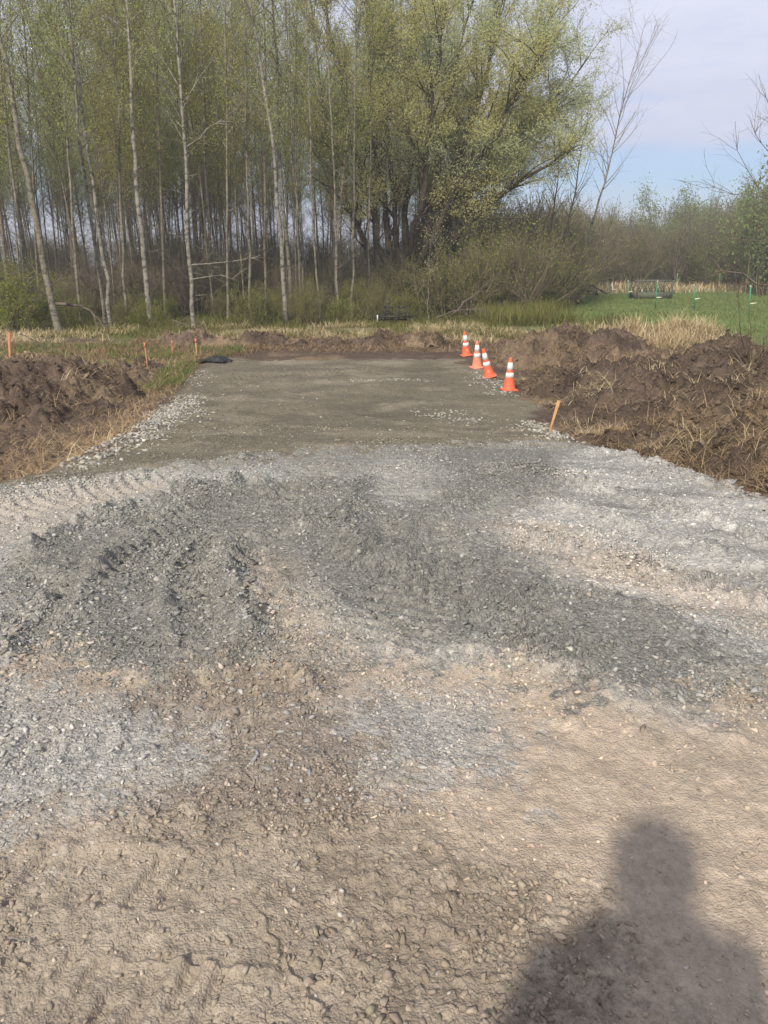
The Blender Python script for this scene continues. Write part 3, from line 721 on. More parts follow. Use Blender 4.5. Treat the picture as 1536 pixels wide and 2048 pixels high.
def hill_h(x, y, hills):
    h = np.zeros(x.shape)
    for cx, cy, rx, ry, a in hills:
        q = ((x - cx) / rx) ** 2 + ((y - cy) / ry) ** 2
        h = np.maximum(h, a * np.clip(1 - q / 2.2, 0, 1) ** 1.15) + 0.18 * a * np.exp(-q)
    return h
def pile(label, hills, res, tone=1.0, straw=0.3, seed=1, rough=1.0, amp=.8):
    x0 = min(h[0] - h[2] * 1.7 for h in hills); x1 = max(h[0] + h[2] * 1.7 for h in hills)
    y0 = min(h[1] - h[3] * 1.7 for h in hills); y1 = max(h[1] + h[3] * 1.7 for h in hills)
    X, Y = np.meshgrid(np.arange(x0, x1, res), np.arange(y0, y1, res), indexing='ij')
    sh = X.shape; x = X.ravel(); y = Y.ravel()
    wx = x + 0.35 * fbm(x, y, 0.9, 3, seed); wy = y + 0.35 * fbm(x, y, 0.9, 3, seed + 2)
    h = hill_h(wx, wy, hills) * amp
    m = sstep(0.0, 0.22, h)
    lump = 0.24 * fbm(x, y, 0.55, 4, seed, .6) + 0.13 * np.abs(fbm(x, y, 0.32, 3, seed + 1)) + 0.055 * fbm(x, y, 0.11, 3, seed + 3, .65)
    # broken, cut edged clods
    cl = np.clip(fbm(x, y, 0.22, 2, seed + 2, ridge=True), -1, 1)
    lump += 0.06 * sstep(-.1, .15, cl) - 0.05
    lump += .22 * clods(x, y, .34, seed, .6)[0] * .8 + .10 * clods(x, y, .16, seed + 1, .7)[0] + .055 * clods(x, y, .075, seed + 2, .7)[0]
    lump += .05 * fbm(x, y, .07, 3, seed, .7, ridge=True)
    z = h + m * lump * rough
    zb = H(x, y)
    z = zb + z - 0.06 * (1 - m) - 0.01
    ins = (h > 0.004).reshape(sh)
    id_ = np.arange(len(x)).reshape(sh)
    f = np.stack([id_[:-1, :-1], id_[1:, :-1], id_[1:, 1:], id_[:-1, 1:]], -1)
    keep = ins[:-1, :-1] | ins[1:, 1:]
    f = f[keep].reshape(-1, 4)
    used = np.unique(f); rem = np.zeros(len(x), np.int64); rem[used] = np.arange(len(used)); f = rem[f]
    v = np.stack([x, y, z], 1)[used]
    cc_ = C['soil'] * tone * 1.08 * (1 + .75 * fbm(v[:, 0], v[:, 1], .5, 4, seed, .65)[:, None])
    dry = sstep(0.0, .45, fbm(v[:, 0], v[:, 1], .8, 4, seed + 3, .6))[:, None] * straw
    cc_ = cc_ * (1 - dry) + np.array(srgb(140, 122, 97)) * dry
    me = make_mesh('dirt_pile', v, f, smooth=True); vattr(me, 'tone', np.clip(cc_, .01, 1))
    c = np.array([(x0 + x1) / 2, (y0 + y1) / 2, 0])
    co = v - c; me.vertices.foreach_set('co', co.astype(np.float32).ravel()); me.update()
    o = link('dirt_pile', me, M_SOIL, None, tuple(c)); tag(o, label, 'dirt pile', 'heaps of dug up soil')
    g = {'x0': x0, 'y0': y0, 'res': res, 'z': z.reshape(sh), 'h': h.reshape(sh)}
    PILES[label] = g
    n = int(len(v) * .10); i = rng.integers(0, len(v), n); hh = h[used][i]; i = i[hh > .03]; n = len(i)
    px_ = v[i]; sz_ = .012 + .06 * rng.random(n) ** 4
    tn_ = np.clip(cc_[i] * np.exp(rng.normal(0, .18, n))[:, None], .01, 1)
    q = link('dirt_clods', stones_mesh('dirt_clods', px_, sz_, None, .1, tn_, flat=.85, tilt=1.0), M_CL); tag(q, 'loose clods on the ' + label, 'dirt', None, 'stuff')
    return g
def pile_at(g, x, y):
    i = np.clip(((x - g['x0']) / g['res']).astype(int), 0, g['z'].shape[0] - 1); j = np.clip(((y - g['y0']) / g['res']).astype(int), 0, g['z'].shape[1] - 1)
    return g['z'][i, j], g['h'][i, j]
pL = pile('large brown soil heap with roots and straw at the left of the pad', [(-6.9, 15.3, 1.3, 1.1, .92), (-8.2, 14.2, 1.4, 1.3, .85), (-6.6, 13.3, .9, .9, .40), (-8.4, 12.0, 1.5, .9, .45), (-5.9, 16.0, .6, .7, .35), (-6.6, 17.6, .9, 1.0, .34), (-6.0, 19.6, .7, .9, .18), (-5.3, 14.2, .5, .8, .14)], .03, 1.0, .6, 1, 1.0, .78)
pB1 = pile('low ragged soil berm along the far left end of the pad', [(-6.6, 26.8, .9, .7, .55), (-5.4, 26.4, .6, .5, .26), (-4.2, 27.0, .8, .5, .30), (-3.0, 26.6, .6, .4, .16), (-2.0, 27.1, .8, .4, .2)], .04, 1.0, .75, 2, 1.1, .7)
pB2 = pile('low dark soil berm across the far end of the pad by the farm implement', [(0.3, 27.2, .8, .5, .28), (1.3, 27.0, .7, .55, .42), (-.8, 27.3, .6, .4, .18), (2.6, 27.6, .6, .4, .12)], .04, .95, .75, 5, 1.1, .7)
pR1 = pile('rounded brown soil heap just behind the row of cones', [(4.7, 21.6, 1.2, 1.2, .95), (6.2, 21.0, 1.2, 1.2, .8), (5.6, 19.2, 1.4, 1.4, .55)], .04, 1.0, .55, 3)
pR2 = pile('tall dark clumped soil heap at the right with a cut brown face', [(7.1, 15.8, 1.5, 1.4, 1.05), (5.6, 15.6, 1.4, 1.4, .72), (4.6, 13.4, 1.2, 1.5, .48), (6.1, 13.2, 1.4, 1.3, .75), (4.5, 16.6, 1.1, 1.1, .5)], .03, .82, .22, 4, 1.1)
pR3 = pile('near soil bank matted with dry grass beside the raised gravel edge', [(5.6, 10.3, 1.4, 1.3, .85), (4.6, 8.6, 1.0, 1.2, .5), (3.7, 10.4, .8, 1.1, .22), (5.4, 7.0, 1.1, 1.0, .55), (3.8, 7.0, .55, .8, .22)], .025, .9, .5, 6)
print('piles')

# ------------------------------------------------------------------ straw and grass blades
def blades(name, pts, length, width, lean, mat, bend=0.5, flatness=None):
    """each blade: a bent strip of two quads. lean = radians from upright"""
    n = len(pts); az = rng.random(n) * 2 * np.pi
    le = np.clip(rng.normal(lean, .28, n), 0, 1.62)
    d = np.stack([np.cos(az) * np.sin(le), np.sin(az) * np.sin(le), np.cos(le)], -1)
    le2 = np.clip(le + bend * rng.uniform(.3, 1.2, n), 0, 1.9)
    d2 = np.stack([np.cos(az) * np.sin(le2), np.sin(az) * np.sin(le2), np.cos(le2)], -1)
    w = np.stack([-np.sin(az), np.cos(az), np.zeros(n)], -1) * (width * rng.uniform(.6, 1.3, n))[:, None] / 2
    L = length * rng.uniform(.5, 1.3, n)
    p0 = pts; p1 = pts + d * (L * .5)[:, None]; p2 = p1 + d2 * (L * .5)[:, None]
    v = np.stack([p0 - w, p0 + w, p1 - w * .9, p1 + w * .9, p2 - w * .25, p2 + w * .25], 1)
    b = (np.arange(n) * 6)[:, None]
    f = np.concatenate([b + np.array([[0, 1, 3, 2]]), b + np.array([[2, 3, 5, 4]])])
    me = make_mesh(name, v.reshape(-1, 3), f)
    return me
M_STRAW = leafmat('straw', srgb(156, 136, 100), srgb(226, 210, 170), .2)
M_STRAWD = leafmat('straw_brown', srgb(108, 90, 68), srgb(178, 154, 120), .15)
M_GRASSM = leafmat('grass_mixed', srgb(78, 90, 44), srgb(142, 134, 84), .3)
M_GRASSG = leafmat('grass_green', srgb(84, 104, 52), srgb(128, 142, 80), .35)
M_FLOORG = leafmat('floor_plants', srgb(64, 72, 40), srgb(108, 110, 62), .3)
M_LAWN = leafmat('lawn', srgb(102, 115, 66), srgb(134, 144, 86), .3)
M_BROOM = leafmat('rough_grass', srgb(96, 106, 56), srgb(150, 138, 88), .3)
def straw_on(g, n, label, length=.30, width=.009, thr=-.05, seed=3, lean=1.35, mat=None, hmin=.02):
    nx, ny = g['z'].shape
    x = g['x0'] + rng.random(n) * nx * g['res']; y = g['y0'] + rng.random(n) * ny * g['res']
    z, h = pile_at(g, x, y)
    k = (h > hmin) & (fbm(x, y, .7, 3, seed) > thr + rng.normal(0, .08, n))
    p = np.column_stack([x, y, z + .01])[k]
    mt = mat or M_STRAWD
    o = link('dry_grass', blades('dry_grass', p, length, width, lean, mt), mt); tag(o, label, 'dry grass', None, 'stuff')
straw_on(pL, 14000, 'matted straw and roots on the left soil heap', .32, .010)
straw_on(pB1, 9000, 'dry stalks on the far left berm', .3, .014)
straw_on(pB2, 7000, 'dry stalks on the far berm', .3, .014)
straw_on(pR1, 16000, 'dry grass on the heap behind the cones', .32, .012)
straw_on(pR2, 9000, 'dry grass tufts on the tall right heap', .28, .010, .12)
straw_on(pR3, 34000, 'thick dry grass mat on the near right bank', .30, .008, -.12)
straw_on(pR3, 26000, 'pale dry grass tangle on the near right bank', .30, .007, -.02, 6, 1.25, M_STRAW)
straw_on(pR2, 22000, 'pale dry grass tufts on the tall right heap', .26, .008, .20, 8, 1.25, M_STRAW)
straw_on(pL, 8000, 'pale straw on the left soil heap', .34, .009, .15, 5, 1.3, M_STRAW)
def ground_blades(name, n, xr, yr, cond, length, width, lean, mat, label, cat='grass', bend=.5):
    x = rng.uniform(*xr, n); y = rng.uniform(*yr, n); k = cond(x, y); x, y = x[k], y[k]
    for g in (pL, pB1, pB2, pR1, pR2, pR3):
        z_, h_ = pile_at(g, x, y); inside = (x > g['x0']) & (y > g['y0']) & (x < g['x0'] + g['res'] * g['z'].shape[0]) & (y < g['y0'] + g['res'] * g['z'].shape[1])
        k = ~(inside & (h_ > .1)); x, y = x[k], y[k]
    p = np.column_stack([x, y, H(x, y)])
    o = link(name, blades(name, p, length, width, lean, mat, bend), mat); return tag(o, label, cat, None, 'stuff')
outside = lambda x, y: poly_sd(x, y, ROAD) < -0.12
ground_blades('dry_grass', 26000, (-9, -2.6), (5.5, 17), lambda x, y: outside(x, y) & (fbm(x, y, .9, 3, 4) > -.12), .26, .008, 1.42, M_STRAWD, 'flattened straw on the soil left of the pad', 'dry grass')
ground_blades('dry_grass', 7000, (-9, -2.6), (5.5, 17), lambda x, y: outside(x, y) & (fbm(x, y, .7, 3, 9) > .1), .30, .008, 1.35, M_STRAW, 'pale straw strewn left of the pad', 'dry grass')
ground_blades('dry_grass', 14000, (2.4, 9), (7, 26), lambda x, y: outside(x, y) & (fbm(x, y, .8, 3, 4) > .0), .26, .009, 1.42, M_STRAWD, 'dry stalks pressed into the soil right of the pad', 'dry grass')
ground_blades('dry_grass', 20000, (-13, -4), (16, 27), lambda x, y: outside(x, y), .3, .013, 1.1, M_STRAWD, 'dry grass between the left heap and the berm', 'dry grass')
ground_blades('dry_grass', 16000, (-9, 8), (24.5, 30), lambda x, y: outside(x, y), .28, .015, 1.35, M_STRAWD, 'dry grass around the far berm', 'dry grass')
ground_blades('grass', 20000, (-13, -4.4), (15.5, 26.5), lambda x, y: outside(x, y) & (fbm(x, y, .8, 3, 1) > .12), .20, .014, .5, M_GRASSG, 'young green grass by the marker stakes')
ground_blades('grass', 42000, (-20, 13), (28.5, 38), lambda x, y: (poly_sd(x, y, FIELD) < .5) & (fbm(x, y, 1.6, 3, 5) > -.2), .30, .016, .8, M_GRASSM, 'mixed green and dry grass along the wood edge')
ground_blades('dry_grass', 26000, (-16, 9), (27.2, 33), lambda x, y: (poly_sd(x, y, FIELD) < .3) & (fbm(x, y, 1.5, 3, 3) > .05), .34, .014, .9, M_STRAW, 'pale dry grass along the wood edge', 'dry grass')
ground_blades('grass', 26000, (-30, 16), (35, 60), lambda x, y: (poly_sd(x, y, FIELD) < .5), .4, .03, .7, M_FLOORG, 'dark green ground plants under the trees')
ground_blades('grass', 26000, (4.5, 13), (33, 50), lambda x, y: (x < 7.4 + (y - 33) * .17 + 1.6 * fbm(x, y, 2., 3, 3)) & (x > 4.2 + rng.normal(0, .8, len(x))), .75, .02, .45, M_BROOM, 'tall rough yellow green grass at the field corner')
ground_blades('grass', 60000, (7, 36), (24, 68), lambda x, y: (poly_sd(x, y, FIELD) > -.4) & (np.abs(x) < y * .56), .11, .03, .5, M_LAWN, 'short green field grass')
ground_blades('dry_grass', 9000, (12, 60), (68, 100), lambda x, y: (np.abs(x) < y * .56), .7, .06, .6, M_STRAW, 'pale dry grass at the far edge of the field', 'dry grass')

# straw mound by the field
pS = pile('pale heap of dead grass at the near corner of the green field', [(8.9, 27.0, 1.2, 1.0, .50), (10.2, 27.2, 1.1, .9, .62), (9.4, 25.6, 1.5, .8, .22)], .06, 1.9, 1.0, 7, .6)
straw_on(pS, 9000, 'long pale dead grass standing on the heap by the field', .62, .013, .02, 3, .75, M_STRAW)
straw_on(pS, 12000, 'matted pale dead grass on the heap by the field', .45, .014, -1, 3, 1.3, M_STRAW)
ground_blades('dry_grass', 5000, (7.8, 12.0), (22, 26.5), lambda x, y: outside(x, y), .20, .013, 1.25, M_STRAW, 'pale dead grass between the heaps and the field', 'dry grass')
print('grass')

# ------------------------------------------------------------------ trees
class Tubes:
    def __init__(s): s.v = []; s.f = []; s.n = 0
    def add(s, path, rad, sides=5, cap=False):
        path = np.asarray(path, float); rad = np.asarray(rad, float); k = len(path)
        t = np.gradient(path, axis=0); t /= (np.linalg.norm(t, axis=1, keepdims=True) + 1e-9)
        ref = np.array([0.31, 0.95, 0.05]) if abs(t[:, 1]).mean() < .8 else np.array([1., 0.1, 0.1])
        a = np.cross(t, ref); a /= (np.linalg.norm(a, axis=1, keepdims=True) + 1e-9); b = np.cross(t, a)
        th = np.arange(sides) / sides * 2 * np.pi
        ring = path[:, None] + rad[:, None, None] * (np.cos(th)[None, :, None] * a[:, None] + np.sin(th)[None, :, None] * b[:, None])
        s.v.append(ring.reshape(-1, 3))
        i = s.n + np.arange(k * sides).reshape(k, sides); j = np.roll(i, -1, 1)
        s.f.append(np.stack([i[:-1], j[:-1], j[1:], i[1:]], -1).reshape(-1, 4))
        s.n += k * sides
    def mesh(s, name): return make_mesh(name, np.concatenate(s.v), np.concatenate(s.f), smooth=True)
def unit(v): return v / (np.linalg.norm(v) + 1e-9)
def grow(p, d, L, seg, wob, up, R_):
    pts = [p]; d = unit(np.asarray(d, float)); st = L / seg
    for i in range(seg):
        d = unit(d + R_.normal(0, wob, 3) + np.array([0, 0, up]))
        pts.append(pts[-1] + d * st)
    return np.array(pts)
def leaves_mesh(name, cen, size, R_, droop=0.0, long=1.0):
    # leaves turn their faces loosely towards the light
    n = len(cen); nn = R_.normal(0, 1, (n, 3)) + np.array([-.3, -.75, .65]) * .9
    a = np.cross(nn, R_.normal(0, 1, (n, 3))); a /= np.linalg.norm(a, axis=1, keepdims=True)
    b = np.cross(a, nn); b /= np.linalg.norm(b, axis=1, keepdims=True)
    sz = size * R_.uniform(.6, 1.3, n)[:, None]
    a = a * sz * long; b = b * sz * .5
    v = np.stack([cen - a * .5, cen + b * .5, cen + a * .5, cen - b * .5], 1)
    return make_mesh(name, v.reshape(-1, 3), np.arange(n * 4).reshape(n, 4))
def branch_tree(R_, trunk, r0, nb, b0, blen, bang, twigs, twlen, leaf_n, leaf_s, leaf_from=0.0, up=.05, tw3=True, top=.02, sides=7, spread=.25, taper=.75):
    """trunk path -> (wood Tubes, leaf centres)"""
    T = Tubes(); trunk = np.asarray(trunk, float); k = len(trunk)
    s = np.linspace(0, 1, k); tr = r0 * (1 - taper * s) ** 1.0; tr[-1] = top
    tr[0] *= 1.35
    T.add(trunk, tr, sides)
    L = np.concatenate([[0], np.cumsum(np.linalg.norm(np.diff(trunk, axis=0), axis=1))]); u = L / L[-1]
    cents = []
    for i in range(nb):
        f = b0 + (1 - b0) * (i + R_.random()) / nb
        p = np.array([np.interp(f, u, trunk[:, c]) for c in range(3)]); r = np.interp(f, u, tr)
        az = R_.random() * 2 * np.pi; an = bang * R_.uniform(.75, 1.25)
        d = np.array([math.cos(az) * math.sin(an), math.sin(az) * math.sin(an), math.cos(an)])
        env = math.sin(math.pi * min(1, .18 + .82 * (1 - (f - b0) / (1 - b0 + 1e-6)))) ** .6 if b0 < 1 else 1
        bl = blen * R_.uniform(.6, 1.25) * (0.45 + .75 * env)
        bp = grow(p, d, bl, 5, .10, up, R_)
        br = min(r * .5, .012 + bl * .011)
        T.add(bp, np.linspace(br, .006, 6), 4)
        for j in range(twigs):
            q = R_.uniform(.25, 1.0); ii = min(int(q * 5), 4)
            tp = bp[ii] + (bp[ii + 1] - bp[ii]) * (q * 5 - ii)
            td = unit(unit(bp[ii + 1] - bp[ii]) + R_.normal(0, .6, 3) + np.array([0, 0, .15]))
            tl = twlen * R_.uniform(.5, 1.3)
            tpth = grow(tp, td, tl, 3, .16, up, R_)
            T.add(tpth, np.linspace(.007, .003, 4), 3)
            if f >= leaf_from and leaf_n:
                m = R_.poisson(leaf_n)
                w = R_.random(m) * 3; a_ = np.minimum(w.astype(int), 2)
                c_ = tpth[a_] + (tpth[a_ + 1] - tpth[a_]) * (w - a_)[:, None] + R_.normal(0, spread, (m, 3))
                cents.append(c_)
    return T, (np.concatenate(cents) if cents else np.zeros((0, 3)))
def bark(name, c1, c2, dark, spots=.60):
    """pale bark with dark horizontal scars"""
    m, t, b, o = mat_new(name); tcx = N(t, 'ShaderNodeTexCoord')
    mpx = t.nodes.new('ShaderNodeMapping'); mpx.inputs['Scale'].default_value = (4, 4, 6.5); t.links.new(tcx.outputs['Object'], mpx.inputs[0])
    n = N(t, 'ShaderNodeTexNoise', Scale=1.0, Detail=8.0, Roughness=.78); t.links.new(mpx.outputs[0], n.inputs['Vector'])
    n2 = N(t, 'ShaderNodeTexNoise', Scale=1.3, Detail=3.0); t.links.new(tcx.outputs['Object'], n2.inputs['Vector'])
    r = t.nodes.new('ShaderNodeValToRGB'); r.color_ramp.elements[0].position = spots - .10; r.color_ramp.elements[1].position = spots + .05
    r.color_ramp.elements[0].color = (0, 0, 0, 1); r.color_ramp.elements[1].color = (1, 1, 1, 1)
    t.links.new(n.outputs[0], r.inputs[0])
    mx1 = N(t, 'ShaderNodeMix', data_type='RGBA'); mx1.inputs[6].default_value = (*c1, 1); mx1.inputs[7].default_value = (*c2, 1); t.links.new(n2.outputs[0], mx1.inputs['Factor'])
    mx2 = N(t, 'ShaderNodeMix', data_type='RGBA'); t.links.new(r.outputs[0], mx2.inputs['Factor']); t.links.new(mx1.outputs[2], mx2.inputs[6]); mx2.inputs[7].default_value = (*dark, 1)
    t.links.new(mx2.outputs[2], b.inputs['Base Color'])
    bp = N(t, 'ShaderNodeBump', Strength=.8, Distance=.02); t.links.new(n.outputs[0], bp.inputs['Height']); t.links.new(bp.outputs[0], b.inputs['Normal'])
    return m
B_WHITE = bark('bark_birch', srgb(158, 153, 139), srgb(126, 121, 107), srgb(56, 52, 46), .56)
B_GREY = bark('bark_aspen', srgb(140, 134, 118), srgb(112, 106, 91), srgb(54, 50, 42), .57)
B_DARK = bark('bark_stand', srgb(138, 130, 112), srgb(108, 100, 84), srgb(44, 40, 34), .58)
B_WILLOW = bark('bark_willow', srgb(92, 82, 64), srgb(66, 58, 46), srgb(40, 35, 29), .56)
B_TWIG = bark('bark_twig', srgb(124, 112, 98), srgb(94, 84, 72), srgb(60, 52, 45), .62)
B_BRUSH = bark('bark_brush', srgb(132, 120, 97), srgb(104, 94, 74), srgb(50, 44, 38), .62)
L_ASPEN = leafmat('leaf_aspen', srgb(142, 152, 80), srgb(196, 202, 124), .55)
L_BROWN = leafmat('leaf_catkin', srgb(148, 142, 80), srgb(192, 184, 114), .5)
L_WILLOW = leafmat('leaf_willow', srgb(186, 184, 118), srgb(224, 218, 160), .55)
L_WILLOWG = leafmat('leaf_willow_green', srgb(160, 168, 116), srgb(202, 206, 158), .55)
L_BUSH = leafmat('leaf_bush', srgb(98, 110, 50), srgb(156, 160, 82), .45)
L_FAR = leafmat('leaf_far', srgb(112, 128, 80), srgb(154, 164, 110), .45)

def put_tree(name, label, cat, T, cents, bk, lf, ls, R_, group=None, loc=(0, 0, 0), crown='crown', wood='trunk', droop=0, long=1.0, rel=True):
    root = thing(name, label, cat, loc, 0, group)
    me = T.mesh(wood)
    off = np.array(loc) if rel else np.zeros(3)
    if rel:
        co = np.concatenate(T.v) - off; me.vertices.foreach_set('co', co.astype(np.float32).ravel()); me.update()
    link(wood, me, bk, root)
    if len(cents):
        link(crown, leaves_mesh(crown, cents - off, ls, R_, droop, long), lf, root)
    return root
def zg(x, y): return float(base_h(np.array([x]), np.array([y]))[0])

# --- stand trees: eight kinds, copied through the wood
protos = []
for i in range(9):
    R_ = np.random.default_rng(40 + i)
    hgt = R_.uniform(15, 20)
    tr = grow(np.zeros(3), (R_.normal(0, .05), R_.normal(0, .05), 1), hgt, 12, .025, .03, R_)
    T, cts = branch_tree(R_, tr, R_.uniform(.042, .078), 46, .30, 1.9, R(44), 8, .75, 16 if i % 3 else 14, .1, .36 , up=.07, spread=.24)
    # dead twigs on the lower trunk
    for k in range(48):
        f = R_.uniform(.04, .4); p = tr[0] + (tr[-1] - tr[0]) * f; ii = int(f * 12); p = tr[ii] + (tr[ii + 1] - tr[ii]) * (f * 12 - ii)
        az = R_.random() * 6.28; T.add(grow(p, (math.cos(az), math.sin(az), .5), R_.uniform(.5, 2.0), 4, .16, .03, R_), np.linspace(.011, .004, 5), 3)
    bk = B_DARK if i < 5 else B_GREY
    root = put_tree('aspen_tree', 'x', 'tree', T, cts, bk, L_BROWN if i % 3 == 1 else L_ASPEN, .088, R_)
    protos.append(root)
R_ = np.random.default_rng(5)
spots = []
tries = 0
while len(spots) < 285 and tries < 20000:
    tries += 1
    y = 37.5 + 42 * R_.random() ** .85; x = R_.uniform(-.56 * y - 2, .20 * y)
    if x > 3.5 + (y - 38) * .12: continue
    if y < 52 and x > -.10 * y:
        if R_.random() < .85: continue
    if all((x - a) ** 2 + (y - b) ** 2 > .85 for a, b in spots): spots.append((x, y))
GRP = 'slender trees of the dense stand'
LBA = 'slender grey brown tree standing deep in the crowded aspen stand'
LBB = 'slender pale grey tree standing among the crowded aspen stand'
for i, (x, y) in enumerate(spots):
    k = int(R_.integers(0, 9)) if y < 55 else int(R_.integers(0, 6))
    s_ = R_.uniform(.78, 1.1)
    lb = LBA if k < 5 else LBB
    src = protos[k]; z = zg(x, y) - .05
    if src['label'] == 'x':
        src.location = (x, y, z); src.rotation_euler = (R_.normal(0, .03), R_.normal(0, .04), R_.random() * 6.28); src.scale = (s_,) * 3
        src['label'] = lb; src['group'] = GRP
    else: dup(src, (x, y, z), R_.random() * 6.28, (s_ * R_.uniform(.8, 1.15),) * 2 + (s_,), lb, GRP, (R_.normal(0, .03), R_.normal(0, .04)))
for p in protos:
    if p['label'] == 'x': p['label'] = LBA; p['group'] = GRP; p.location = (-25, 70, -1.1)
print('stand')

# --- hero trees along the edge of the wood
def hero(name, label, pix, Y, r0, bk, lf, seed, nb=26, b0=.35, blen=1.8, leafn=10, bang=48, twigs=6, leaf_from=.3, ls=.10, top=.03, ext=4.0, base=None, dead=10, group='trees along the wood edge', taper=.7, twlen=.7):
    R_ = np.random.default_rng(seed)
    r0 = r0 * .70
    pts = [P(px, py, Y + dy) for px, py, dy in [(q + (0,))[:3] for q in pix]]
    pts[0][2] = zg(pts[0][0], pts[0][1]) - .05
    d = unit(pts[-1] - pts[-2]); pts.append(pts[-1] + d * ext * .5 + R_.normal(0, .1, 3)); pts.append(pts[-1] + unit(d + R_.normal(0, .1, 3)) * ext * .5)
    pts = np.array(pts); L = np.concatenate([[0], np.cumsum(np.linalg.norm(np.diff(pts, axis=0), axis=1))])
    n = 18; uu = np.linspace(0, L[-1], n); path = np.stack([np.interp(uu, L, pts[:, c]) for c in range(3)], 1)
    path[1:-1] = (path[:-2] + 2 * path[1:-1] + path[2:]) / 4
    path[1:-1] += R_.normal(0, .03, (n - 2, 3)) * np.array([1, 1, 0])
    T, cts = branch_tree(R_, path, r0, nb, b0, blen, R(bang), twigs, twlen, leafn, .1, leaf_from, up=.06, sides=9, top=top, taper=taper)
    for k in range(dead):
        f = R_.uniform(.05, b0 + .1); ii = int(f * (n - 1)); p = path[ii] + (path[ii + 1] - path[ii]) * R_.random()
        az = R_.random() * 6.28; bp = grow(p, (math.cos(az), math.sin(az), .35), R_.uniform(.5, 1.8), 5, .15, .0, R_); T.add(bp, np.linspace(.014, .004, 6), 3)
        for q in range(3):
            T.add(grow(bp[1 + q], R_.normal(0, 1, 3) + unit(bp[-1] - bp[0]), R_.uniform(.2, .7), 3, .2, .0, R_), np.linspace(.006, .003, 4), 3)
    return T, cts, R_, tuple(pts[0]), path
def hero_put(name, label, *a, lf=None, bk=None, ls=.078, extra=None, **k):
    k['leafn'] = k.get('leafn', 10) * 1.4
    T, cts, R_, loc, path = hero(name, label, *a, bk, lf, **k)
    if extra: extra(T, R_, path)
    return put_tree(name, label, 'tree', T, cts, bk, lf, ls, R_, 'trees along the wood edge', loc)
def limb(px, Y, r, sub=5, R0=None, sublen=.8, lst=None):
    """extra limb through picture points at distance Y"""
    def f(T, R_, path):
        p = np.array([P(a[0], a[1], Y + (a[2] if len(a) > 2 else 0)) for a in px])
        L = np.concatenate([[0], np.cumsum(np.linalg.norm(np.diff(p, axis=0), axis=1))]); uu = np.linspace(0, L[-1], 8)
        q = np.stack([np.interp(uu, L, p[:, c]) for c in range(3)], 1); q[1:] += R_.normal(0, L[-1] * .012, (7, 3))
        T.add(q, np.linspace(r, r * .25, 8), 5)
        for i in range(sub):
            k = R_.integers(1, 7); d = unit(q[k + 1 if k < 7 else k] - q[k - 1]) + R_.normal(0, .5, 3)
            bp = grow(q[k], d, sublen * R_.uniform(.5, 1.4), 4, .15, .03, R_); T.add(bp, np.linspace(r * .35, r * .12, 5), 3)
            for j in range(3):
                T.add(grow(bp[1 + j], unit(d) + R_.normal(0, .6, 3), sublen * R_.uniform(.2, .6), 3, .15, .03, R_), np.linspace(r * .15, r * .08, 4), 3)
    return f
def multi(*fs):
    def g(T, R_, path):
        for f in fs: f(T, R_, path)
    return g
hero_put('birch_tree', 'leaning pale grey tree with forked foot at the far left of the wood edge', [(120, 668), (114, 640), (100, 600), (80, 480), (52, 330), (18, 170), (0, 80), (-30, -60)], 30.5, .19, seed=1, lf=L_ASPEN, bk=B_GREY, b0=.5, nb=22, leafn=9, blen=1.6)
hero_put('aspen_tree', 'thin grey trunk just left of the paired trunks near the left edge', [(212, 650), (206, 600), (196, 520), (172, 380), (150, 190), (138, 0)], 33.5, .12, seed=2, lf=L_ASPEN, bk=B_GREY, b0=.42, leafn=12)
hero_put('aspen_tree', 'taller of the paired pale trunks near the left edge', [(221, 648), (214, 560), (200, 480), (186, 380), (160, 180), (142, 0)], 34.2, .13, seed=3, lf=L_ASPEN, bk=B_WHITE, b0=.42, leafn=12)
hero_put('birch_tree', 'stout white barked tree with black scars left of the slim birch', [(301, 640), (292, 560), (282, 470), (270, 330), (262, 180), (255, 0)], 34.5, .17, seed=4, lf=L_ASPEN, bk=B_WHITE, b0=.42, leafn=13, nb=30)
hero_put('birch_tree', 'slim white birch standing forward with bare branches reaching right', [(388, 652), (382, 590), (378, 500), (374, 390), (369, 260), (360, 140), (352, 0)], 32.0, .125, seed=5, lf=L_ASPEN, bk=B_WHITE, b0=.40, leafn=4, nb=26, blen=2.2, bang=40, dead=14, ls=.09,
         extra=multi(limb([(376, 530), (430, 526), (490, 520), (520, 510)], 32, .03, 9), limb([(378, 560), (420, 552), (470, 556), (512, 520)], 32, .022, 7), limb([(371, 295), (400, 275), (440, 240), (480, 215)], 32, .03, 8, sublen=1.0), limb([(366, 205), (410, 140), (450, 90)], 32, .025, 8, sublen=1.), limb([(368, 262), (345, 230), (320, 215)], 32, .02, 5)))
hero_put('aspen_tree', 'straight grey tree between the slim birch and the middle birch', [(422, 590), (418, 480), (412, 300), (404, 120), (398, 0)], 39, .13, seed=6, lf=L_ASPEN, bk=B_GREY, b0=.42, leafn=13)
hero_put('birch_tree', 'white barked birch in the middle of the wood edge', [(571, 628), (567, 560), (562, 470), (553, 380), (548, 280), (520, 120), (500, 0)], 35.5, .15, seed=7, lf=L_ASPEN, bk=B_WHITE, b0=.45, leafn=12, nb=28)
hero_put('aspen_tree', 'straight grey tree rising just behind the middle birch', [(585, 610), (572, 480), (556, 280), (553, 120), (548, 0)], 38.5, .14, seed=8, lf=L_ASPEN, bk=B_GREY, b0=.42, leafn=13)
hero_put('aspen_tree', 'thin tan trunk standing alone left of the willow', [(677, 625), (673, 540), (671, 440), (668, 320), (660, 200), (655, 60)], 36.5, .085, seed=9, lf=L_BROWN, bk=B_GREY, b0=.45, leafn=10)
